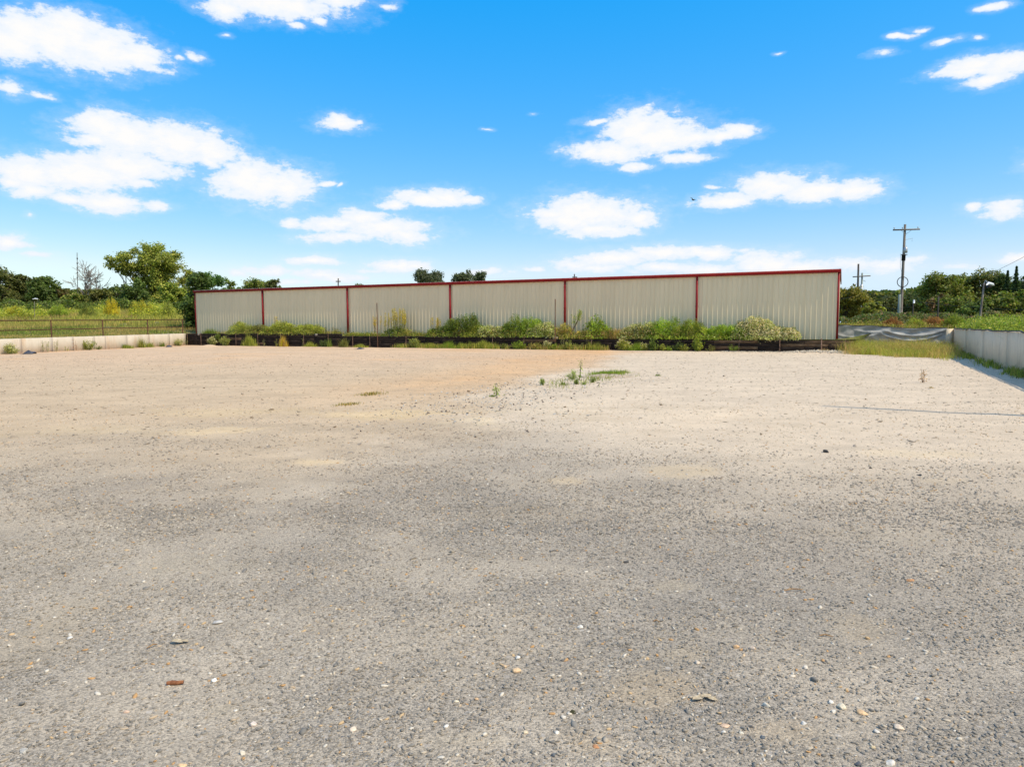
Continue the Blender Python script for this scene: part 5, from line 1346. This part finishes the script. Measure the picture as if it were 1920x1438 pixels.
# wires
def wire(p0, p1, sag, rad, label):
    pts = [p0.lerp(p1, t_) - Vector((0, 0, sag * 4 * t_ * (1 - t_))) for t_ in np.linspace(0, 1, 24)]
    mb = MB(); mb.tube([tuple(p - p0) for p in pts], rad, 5, False)
    tag(link('overhead_wire', mb.mesh('overhead_wire', M['black'], True), None, p0), label, 'wire', 'overhead wires')
wire(at(1846, 518, Y5), at(2010, 432, 40), .1, .012, 'single wire rising from the leaning lamp pole to the sky at the edge')
wire(at(1712, 564, 76), at(1990, 582, 58), .25, .016, 'long wire crossing the trees below the leaning lamp pole')
wire(at(1640, 566, 88), at(1711, 573, 76.8), .6, .016, 'sagging wire between the ringed pole and the short dark pole')
wire(at(1617, 545, 97.8), at(1689, 552, 80), .5, .016, 'sagging wire from the twin poles to the ringed pole')
wire(at(1577, 560, 70), at(1607, 553, 103.8), .1, .014, 'short wire between building corner and twin poles')

# ------------------------------------------------------------------ stones, sticks and other small things
stone_m = bpy.data.materials.new('stone'); stone_m.use_nodes = True
t = stone_m.node_tree; b = t.nodes['Principled BSDF']; g_ = G(t); b.inputs['Roughness'].default_value = .85; b.inputs['Specular IOR Level'].default_value = .25
a = nd(t, 'ShaderNodeAttribute', attribute_name='tint', attribute_type='INSTANCER')
nf, _ = g_.noise(texco(t), 3.0, 4, .6)
t.links.new(g_.mix(g_.m('MULTIPLY', nf, .5), a.outputs['Color'], g_.mix(1.0, a.outputs['Color'], (.55, .53, .5, 1), 'MULTIPLY')), b.inputs['Base Color'])
def stone_verts(sd, flat=.55, ang_=.25):
    r = random.Random(sd)
    import bmesh
    bm = bmesh.new(); bmesh.ops.create_icosphere(bm, subdivisions=1, radius=.5)
    for v in bm.verts:
        k = 1 + r.uniform(-ang_, ang_); v.co = Vector((v.co.x * k * 1.15, v.co.y * k * .85, v.co.z * k * flat))
    V = [tuple(v.co) for v in bm.verts]; Fq = [tuple(v.index for v in f.verts) for f in bm.faces]; bm.free(); return V, Fq
protos = []
low_v = []
for i in range(4):
    V_, F_ = stone_verts(i, .6, .28)
    # 20 triangles each
    protos.append(mesh_np('gravel_piece', V_, np.array(F_), stone_m))
def gravel_cloud(name, label, P, rotz, tilt, scl, tint):
    me = bpy.data.meshes.new(name); me.vertices.add(len(P)); me.vertices.foreach_set('co', P.astype(np.float32).ravel())
    for nm, typ, arr in (('rot', 'FLOAT_VECTOR', np.stack([tilt[:, 0], tilt[:, 1], rotz], 1)), ('scl', 'FLOAT_VECTOR', scl)):
        at_ = me.attributes.new(nm, typ, 'POINT'); at_.data.foreach_set('vector', arr.astype(np.float32).ravel())
    at_ = me.attributes.new('tint', 'FLOAT_COLOR', 'POINT'); c4 = np.ones((len(P), 4), np.float32); c4[:, :3] = np.clip(tint, 0, 1); at_.data.foreach_set('color', c4.ravel())
    at_ = me.attributes.new('which', 'INT', 'POINT'); at_.data.foreach_set('value', np.random.default_rng(1).integers(0, 4, len(P)).astype(np.int32))
    me.materials.append(stone_m)
    o = link(name, me); tag(o, label, kind='stuff')
    ng = bpy.data.node_groups.new(name + '_nodes', 'GeometryNodeTree')
    ng.interface.new_socket('Geometry', in_out='INPUT', socket_type='NodeSocketGeometry'); ng.interface.new_socket('Geometry', in_out='OUTPUT', socket_type='NodeSocketGeometry')
    gi = ng.nodes.new('NodeGroupInput'); go = ng.nodes.new('NodeGroupOutput')
    jn = ng.nodes.new('GeometryNodeJoinGeometry')
    def named(n_, dt):
        q = ng.nodes.new('GeometryNodeInputNamedAttribute'); q.data_type = dt; q.inputs[0].default_value = n_; return q
    wn_ = named('which', 'INT'); rn_ = named('rot', 'FLOAT_VECTOR'); sn_ = named('scl', 'FLOAT_VECTOR')
    e2r = ng.nodes.new('FunctionNodeEulerToRotation'); ng.links.new(rn_.outputs[0], e2r.inputs[0])
    for i in range(4):
        cmpn = ng.nodes.new('FunctionNodeCompare'); cmpn.data_type = 'INT'; cmpn.operation = 'EQUAL'
        ng.links.new(wn_.outputs[0], cmpn.inputs[2]); cmpn.inputs[3].default_value = i
        # prototype mesh is made inside the tree from an object
        oi_ = ng.nodes.new('GeometryNodeObjectInfo'); oi_.inputs[0].default_value = PROTO[i]
        ip = ng.nodes.new('GeometryNodeInstanceOnPoints')
        ng.links.new(gi.outputs[0], ip.inputs['Points']); ng.links.new(cmpn.outputs[0], ip.inputs['Selection']); ng.links.new(oi_.outputs['Geometry'], ip.inputs['Instance'])
        ng.links.new(e2r.outputs[0], ip.inputs['Rotation']); ng.links.new(sn_.outputs[0], ip.inputs['Scale'])
        ng.links.new(ip.outputs[0], jn.inputs[0])
    ng.links.new(jn.outputs[0], go.inputs[0])
    md_ = o.modifiers.new('scatter', 'NODES'); md_.node_group = ng
    return o
PROTO = []
for i in range(4):
    PROTO.append(bpy.data.objects.new('gravel_piece', protos[i]))       # kept out of the scene, only instanced
r = np.random.default_rng(11)
GREY = np.array([(.225, .202, .168), (.28, .246, .20), (.345, .293, .225), (.185, .173, .152), (.41, .35, .27), (.255, .237, .205), (.19, .178, .155)])
PALE = np.array([(.62, .52, .39), (.70, .61, .48), (.56, .43, .29), (.64, .45, .25), (.58, .34, .15), (.50, .42, .32), (.74, .66, .54)])
def scatter(n, y0, y1, pw, smin, smax, sexp, palef, sthr, label, tone=None, flat=1.0):
    u = r.random(n); y = (y0 ** pw + u * (y1 ** pw - y0 ** pw)) ** (1 / pw)
    x = r.uniform(-1, 1, n) * (.74 * y + 1.3)
    c, st_ = ground_fields(x, y)
    nn = .6 * fbm(x * .9, y * 1.3, 4, 61) + .4 * fbm(x * 3.1, y * 3.1, 3, 62)
    keep = r.random(n) < np.clip((st_ - .1) * 1.05 * sstep(.36, .66, nn * .7 + st_ * .3), .02, 1) if sthr else np.ones(n, bool)
    x, y, c = x[keep], y[keep], c[keep]; n = len(x)
    s = smin + (smax - smin) * r.random(n) ** sexp
    scl = np.stack([s * r.uniform(.8, 1.4, n), s * r.uniform(.7, 1.1, n), s * r.uniform(.5, 1.0, n) * flat], 1)
    pf = r.random(n) < palef
    tint = np.where(pf[:, None], PALE[r.integers(0, len(PALE), n)] * .9, GREY[r.integers(0, len(GREY), n)])
    tint = tint * (1 - .22 * (~pf[:, None])) + c * .22 * (~pf[:, None])
    if tone is not None: tint = tint * (1 - tone) + c * tone
    z = ground_h(x, y) + scl[:, 2] * .12
    return np.stack([x, y, z], 1), r.uniform(0, 6.28, n), r.normal(size=(n, 2)) * .25, scl, tint
sets = [scatter(120000, 1.6, 6.5, 1.6, .005, .019, 2.0, .07, True, ''), scatter(120000, 5.5, 15, 1.4, .010, .030, 2.2, .09, True, ''), scatter(36000, 1.6, 9, 1.5, .010, .024, 2.0, .12, True, ''),
        scatter(17000, 1.6, 15, 1.6, .009, .028, 2.6, .97, False, ''), scatter(900, 1.6, 12, 1.7, .018, .042, 2.0, .0, False, '')]
cat_ = [np.concatenate([s_[i] for s_ in sets]) for i in range(5)]
gravel_cloud('gravel', 'loose crushed grey gravel with pale pebbles over the near lot', *cat_)
sets = [scatter(14000, 13, 44, 1.5, .02, .05, 2.0, .4, False, '', .45, .7), scatter(4200, 9, 41, 1.4, .03, .10, 2.4, .0, False, '', .30, .40)]
cat_ = [np.concatenate([s_[i] for s_ in sets]) for i in range(5)]
gravel_cloud('gravel', 'scattered small stones and clods over the far lot', *cat_)
# rubble of white limestone at the right end of the sleepers
n = 1500; s = r.uniform(tpos(1355), tpos(1612), n); d = np.abs(r.normal(size=n)) * .55 + .16
x = TW0.x + tdir.x * s + tn.x * d; y = TW0.y + tdir.y * s + tn.y * d; sz = r.uniform(.04, .17, n) * (.5 + .5 * sstep(tpos(1420), tpos(1540), s))
gravel_cloud('rubble', 'white limestone rubble at the bright end of the sleepers', np.stack([x, y, sz * .15 + ground_h(x, y)], 1), r.uniform(0, 6, n), r.normal(size=(n, 2)) * .4, np.stack([sz, sz * .8, sz * .7], 1), np.array([(.64, .55, .43)]) * r.uniform(.7, 1.15, (n, 1)))
# rubble on the bare soil hump and along the white edge
n = 1800; k = r.random(n); bx = np.interp(k, [0, .4, .7, 1], [gp(800, 775).x, gp(930, 750).x, gp(1020, 722).x, gp(1170, 702).x]); by = np.interp(k, [0, .4, .7, 1], [gp(800, 775).y, gp(930, 750).y, gp(1020, 722).y, gp(1170, 702).y])
x = bx + r.normal(size=n) * .9; y = by + r.normal(size=n) * 1.5; sz = .014 + .05 * r.random(n) ** 2.5
dk = (r.random(n) < .3)[:, None]
gravel_cloud('rubble', 'pale and dark chips along the edge between tan soil and white ground', np.stack([x, y, sz * .15 + ground_h(x, y)], 1), r.uniform(0, 6, n), r.normal(size=(n, 2)) * .4, np.stack([sz, sz * .8, sz * .6], 1), np.where(dk, (.16, .13, .11), (.55, .52, .47)) * r.uniform(.7, 1.1, (n, 1)))
# low bare hump
p = gp(1142, 706); k = 20; V = []
for j in range(9):
    for i in range(k):
        th = 2 * math.pi * i / k; q_ = j / 8; V.append((math.cos(th) * .95 * q_, math.sin(th) * .8 * q_, .08 * (1 - q_ ** 2) + .015 * random.uniform(-1, 1) - .01))
q = [(j * k + i, (j + 1) * k + i, (j + 1) * k + (i + 1) % k, j * k + (i + 1) % k) for j in range(8) for i in range(k)]
hm = simple_mat('dry_soil', (0.30, 0.22, 0.145), (0.55, 0.44, 0.32), 12, .95, .1, bstr=.9, bdist=.03)
tag(link('soil_hump', mesh_np('soil_hump', V, q, hm, None, True), None, (p.x, p.y, 0)), 'low hump of bare brown soil under the green mat', kind='structure')

# single stones, chips and scraps one can point to in the foreground
def lump(px, py, wpx, hpx, col, label, nm='pebble', cat='pebble', sd=0, grp='single pebbles in the foreground', flat=None, boxy=False):
    p = gp(px, py + hpx * .35); mpp = p.length / F if False else math.hypot(p.y, CAM_H) / F
    W = wpx * mpp * .9; Hh = flat if flat else min(hpx * mpp * .8, W * .75)
    import bmesh
    bm = bmesh.new()
    if boxy: bmesh.ops.create_cube(bm, size=.9); bmesh.ops.bevel(bm, geom=bm.edges[:], offset=.16, segments=2, affect='EDGES')
    else: bmesh.ops.create_icosphere(bm, subdivisions=3, radius=.5)
    rr_ = random.Random(sd * 7 + 1); o1_, o2_ = rr_.uniform(0, 9), rr_.uniform(0, 9)
    planes = [(Vector((rr_.gauss(0, 1), rr_.gauss(0, 1), rr_.gauss(0, 1))).normalized(), rr_.uniform(.22, .40)) for _ in range(11)]
    for v in bm.verts:
        for n_, d_ in planes:
            e_ = v.co.dot(n_) - d_
            if e_ > 0: v.co -= n_ * e_ * .85
        v.co = Vector((v.co.x * W * 1.08, v.co.y * W * .85, v.co.z * Hh * 1.25))
    me = bpy.data.meshes.new(nm); bm.to_mesh(me); bm.free()
    for pg in me.polygons: pg.use_smooth = not boxy
    c2_ = tuple(min(1, k_ * 1.25) for k_ in col)
    me.materials.append(simple_mat('stone_' + nm, tuple(k_ * .8 for k_ in col), c2_, 60, .8, .25, bstr=.4, bdist=.003))
    o = link(nm, me, None, (p.x, p.y, Hh * .14)); o.rotation_euler = (0, 0, rr_.uniform(-.6, .6)); tag(o, label, cat, grp); return o
OP, WP, GPb, DK = (.60, .42, .25), (.66, .61, .53), (.40, .38, .35), (.06, .058, .055)
for i, (px, py, w_, h_, c_, lab, bx_) in enumerate([
 (969, 1254, 18, 11, OP, 'orange-tan oval pebble, larger of the close pair near bottom centre', False),
 (971, 1230, 13, 8, WP, 'pale pebble just above the orange-tan oval one', False),
 (946, 1247, 8, 6, OP, 'small orange pebble left of the orange-tan oval', False),
 (663, 1365, 16, 9, (.62, .50, .38), 'rounded pinkish pebble alone at the lower left of centre', False),
 (1057, 1341, 11, 12, WP, 'squarish white pebble beside the dark nut', True),
 (1045, 1372, 11, 7, WP, 'white oval pebble below the squarish one', False),
 (984, 1371, 11, 8, (.58, .47, .32), 'tan round pebble left of the white oval one', False),
 (856, 1313, 10, 6, (.60, .52, .38), 'cream pebble right of the big centre gap', False),
 (893, 1309, 9, 5, (.55, .36, .2), 'small rust-orange pebble right of the cream one', False),
 (1089, 1173, 15, 11, WP, 'angular white pebble catching the sun above bottom centre', True),
 (917, 1131, 8, 10, WP, 'upright white chip on grey gravel', True),
 (837, 1359, 13, 6, WP, 'flat white pebble below the cream one', False),
 (1308, 1240, 13, 10, (.64, .54, .43), 'egg-shaped cream pebble between grey patches', False),
 (1380, 1211, 14, 9, (.60, .38, .2), 'flat orange pebble among dark grey chips', False),
 (1411, 1213, 14, 10, (.55, .44, .34), 'lumpy tan pebble right of the flat orange one', False),
 (1394, 1226, 9, 8, (.58, .42, .26), 'small amber pebble under the lumpy tan one', False),
 (1511, 1250, 13, 9, (.62, .55, .46), 'cream pebble at the edge of the dark chips', False),
 (1485, 1265, 12, 7, (.60, .5, .38), 'tan split pebble left below the cream one', False),
 (1617, 1333, 20, 10, (.60, .40, .22), 'largest orange stone in the lower right', False),
 (1578, 1322, 19, 12, (.60, .52, .38), 'long cream stone left of the largest orange one', False),
 (1437, 1320, 15, 11, (.62, .57, .47), 'rounded off-white stone left of the long cream one', False),
 (1557, 1314, 11, 9, WP, 'pinkish white pebble touching the long cream stone', False),
 (1563, 1331, 10, 8, WP, 'white chip below the long cream stone', True),
 (1359, 1358, 18, 8, (.58, .40, .27), 'salmon flat stone above two pale pebbles', False),
 (1356, 1370, 11, 8, WP, 'white pebble under the salmon flat stone', False),
 (1389, 1371, 10, 11, (.60, .55, .44), 'upright cream pebble right of the salmon stone', False),
 (1684, 1362, 26, 9, (.60, .48, .36), 'long pointed tan stone at the lower right', False),
 (1644, 1369, 13, 8, (.60, .55, .48), 'pale oval stone left of the long pointed one', False),
 (1507, 1354, 11, 7, (.56, .53, .48), 'whitish pebble between salmon and pale oval stones', False),
 (1669, 1427, 20, 9, (.62, .56, .48), 'broad cream stone by the bottom edge', False),
 (1637, 1399, 9, 7, (.58, .46, .28), 'yellowish round pebble above the broad cream stone', False),
 (403, 1273, 15, 8, (.72, .68, .60), 'brightest white oval pebble left of centre', False),
 (473, 1355, 17, 10, (.60, .50, .42), 'pinkish flat pebble in the lower left', False),
 (454, 1408, 13, 13, (.58, .52, .42), 'upright cream pebble near the bottom left', False),
 (442, 1329, 7, 8, WP, 'small white pebble between the oval and the pinkish one', False),
 (408, 1164, 22, 7, GPb, 'long flat grey stone in the left foreground', False),
 (339, 1434, 22, 8, (.60, .42, .24), 'orange stone cut by the bottom edge', False),
 (44, 1406, 20, 8, (.40, .37, .32), 'pale grey slab in the bottom left corner', True),
 (130, 1194, 12, 7, (.55, .52, .47), 'white double pebble at the far left', False),
 (237, 1333, 11, 7, (.55, .38, .27), 'reddish pebble left of the brown stick', False),
 (1037, 1413, 14, 10, (.13, .135, .14), 'dark grey angular stone near the bottom centre', True),
 (1609, 1430, 15, 9, (.10, .10, .105), 'dark stone at the bottom edge, right part', True),
 (1687, 1422, 14, 9, (.12, .12, .12), 'dark stone right of the broad cream one', True),
 (1407, 1360, 12, 9, (.14, .13, .12), 'dark brown angular stone right of the upright cream pebble', True),
 (1430, 1380, 13, 10, (.20, .21, .215), 'blue-grey square chip below the dark brown stone', True)]):
    lump(px, py, w_, h_, c_, lab, sd=i, boxy=bx_)
lump(1548, 843, 15, 10, DK, 'lone black rock on the pale ground at mid distance', 'rock', 'rock', 91, None, None, True)
lump(1172, 1053, 15, 6, (.05, .045, .04), 'flat black chip left of the bottom right quarter', 'rock', 'rock', 92, None)
lump(1077, 737, 6, 5, (.13, .10, .08), 'small brown stone below the weed cluster', 'rock', 'rock', 93, None)
lump(1632, 876, 7, 5, DK, 'small dark clod right of the black rock, nearest one', 'rock', 'rock', 94, None)
lump(1725, 889, 8, 5, DK, 'small dark clod farthest right of the black rock', 'rock', 'rock', 95, None)
lump(1706, 1085, 20, 7, (.42, .22, .10), 'orange-brown bark chip on the right', 'bark_chip', 'bark chip', 96, None, .012)
lump(1116, 1398, 18, 8, (.46, .22, .10), 'rusty orange bark chip near the bottom centre', 'bark_chip', 'bark chip', 97, None, .012)
lump(1073, 1333, 13, 10, (.05, .05, .025), 'round dark green-black nut beside the squarish white pebble', 'nut', 'nut', 98, None)
# brown stick
p0 = gp(313, 1285); p1 = gp(344, 1283)
mb = MB(); d_ = p1 - p0; pts = [p0 + d_ * k_ + Vector((0, 0, .012 + .002 * math.sin(k_ * 7))) for k_ in (0, .3, .6, 1)]; mb.tube([tuple(q_ - p0) for q_ in pts], [.008, .011, .010, .008], 8)
sm_ = simple_mat('stick_bark', (.16, .06, .03), (.30, .13, .06), 60, .85, .15)
tag(link('stick', mb.mesh('stick', sm_, True), None, p0), 'short thick reddish-brown stick lying in the left foreground', 'stick')
for px0, py0, px1, py1, lab in ((1470, 1109, 1505, 1107, 'thin straw twig in the right foreground'), (275, 1217, 295, 1210, 'thin brown twig left of the dead leaves'), (1225, 1166, 1237, 1168, 'short dark twig on the grey gravel'), (1536, 1193, 1562, 1196, 'reddish thin twig between dark chips')):
    p0 = gp(px0, py0); p1 = gp(px1, py1); d_ = p1 - p0; mid = d_ * .5 + Vector((0, .01, .012))
    mb = MB(); mb.tube([(0, 0, .006), tuple(mid), (d_.x, d_.y, .008)], [.003, .004, .002], 6)
    tag(link('twig', mb.mesh('twig', simple_mat('twig_bark', (.20, .11, .05), (.38, .24, .12), 60, .85, .15), True), None, p0), lab, 'twig')
# curled dead leaves
def dead_leaf(px, py, wpx, label, sd):
    p = gp(px, py); L = wpx * math.hypot(p.y, CAM_H) / F; r_ = random.Random(sd); V = []; k = 8
    for i in range(k + 1):
        u = i / k; wd = math.sin(math.pi * min(1, u * .95 + .03)) ** .8 * .30
        for j in (-1, -.5, 0, .5, 1): V.append(((u - .5) * L, j * wd * L, .12 * L * (abs(j) ** 1.6) * .6 + .05 * L * math.sin(u * 3.1 + r_.random()) + .004))
    q = [(i * 5 + j, (i + 1) * 5 + j, (i + 1) * 5 + j + 1, i * 5 + j + 1) for i in range(k) for j in range(4)]
    me = mesh_np('dead_leaf', V, q, simple_mat('dead_leaf', (.36, .28, .17), (.60, .49, .34), 40, .8, .2), None, True)
    o = link('dead_leaf', me, None, (p.x, p.y, .004)); o.rotation_euler = (0, 0, r_.uniform(-.7, .7)); tag(o, label, 'leaf', 'curled dead leaves')
    s_ = o.modifiers.new('thickness', 'SOLIDIFY'); s_.thickness = .0008
for i, (px, py, w_, lab) in enumerate([(1309, 1312, 24, 'curled pale leaf at the left of the leaf group, right foreground'), (1324, 1308, 20, 'yellowish leaf in the middle of the leaf group'), (1335, 1313, 18, 'dark curled leaf at the right of the leaf group'),
    (332, 1205, 22, 'curled tan leaf by a blue-grey stone on the left'), (347, 1204, 14, 'small folded leaf touching the blue-grey stone')]): dead_leaf(px, py, w_, lab, i)
lump(350, 1201, 14, 6, (.20, .22, .235), 'blue-grey stone beside the tan leaf on the left', sd=201, boxy=True)
# soft heap of black plastic by the left wall
def heap(px, py, wpx, hpx, label, sd):
    p = gp(px, py); W = wpx * p.y / F; Hh = hpx * p.y / F; r_ = np.random.default_rng(sd); k = 26; V = []
    for j in range(k):
        for i in range(k):
            u = i / (k - 1) * 2 - 1; v = j / (k - 1) * 2 - 1
            z = Hh * max(0, 1 - (u * 1.0 - .3) ** 2 * 1.4 - v ** 2) ** .7 * (.6 + .7 * float(vnoise(u * 3.1, v * 3.1, sd))) + .01
            V.append((u * W / 2 * (1 + .1 * math.sin(v * 5)), v * W * .3, z))
    idx = np.arange(k * k).reshape(k, k); q = np.stack([idx[:-1, :-1].ravel(), idx[:-1, 1:].ravel(), idx[1:, 1:].ravel(), idx[1:, :-1].ravel()], 1)
    o = link('plastic_sheet', mesh_np('plastic_sheet', V, q, simple_mat('black_plastic', (.03, .03, .04), (.07, .07, .085), 6, .4, .4), None, True), None, (p.x, p.y + .25, 0)); tag(o, label, 'plastic sheet', 'scraps of black plastic')
heap(46, 664, 28, 6, 'crumpled black plastic at the foot of the pale wall', 3); heap(312, 651, 14, 3.5, 'small dark plastic scrap near the end of the pale wall', 5); heap(672, 655, 18, 3, 'flat dark scrap at the foot of the sleepers past the step', 6)

# bird
p = at(1299, 375, 60)
mb = MB(); mb.tube([(-.17, 0, .02), (-.10, 0, .0), (0, 0, .0), (.10, 0, .03), (.15, 0, .05), (.19, 0, .045)], [.012, .04, .055, .045, .035, .006], 8)
mb.add([(-.06, .03, .02), (.07, .03, .03), (.03, .20, .12), (-.05, .22, .12), (-.02, .38, .06), (-.08, .36, .06)], [(0, 1, 2, 3), (3, 2, 4, 5)])
mb.add([(-.06, -.03, .02), (.07, -.03, .03), (.03, -.20, .12), (-.05, -.22, .12), (-.02, -.38, .06), (-.08, -.36, .06)], [(3, 2, 1, 0), (5, 4, 2, 3)])
mb.add([(-.15, .0, .02), (-.28, .05, .02), (-.28, -.05, .02)], [], [(0, 1, 2)])
o = link('bird', mb.mesh('bird', M['bird'], True), None, p); o.rotation_euler = (.5, .35, .7); tag(o, 'small dark bird flying against the blue sky', 'bird')
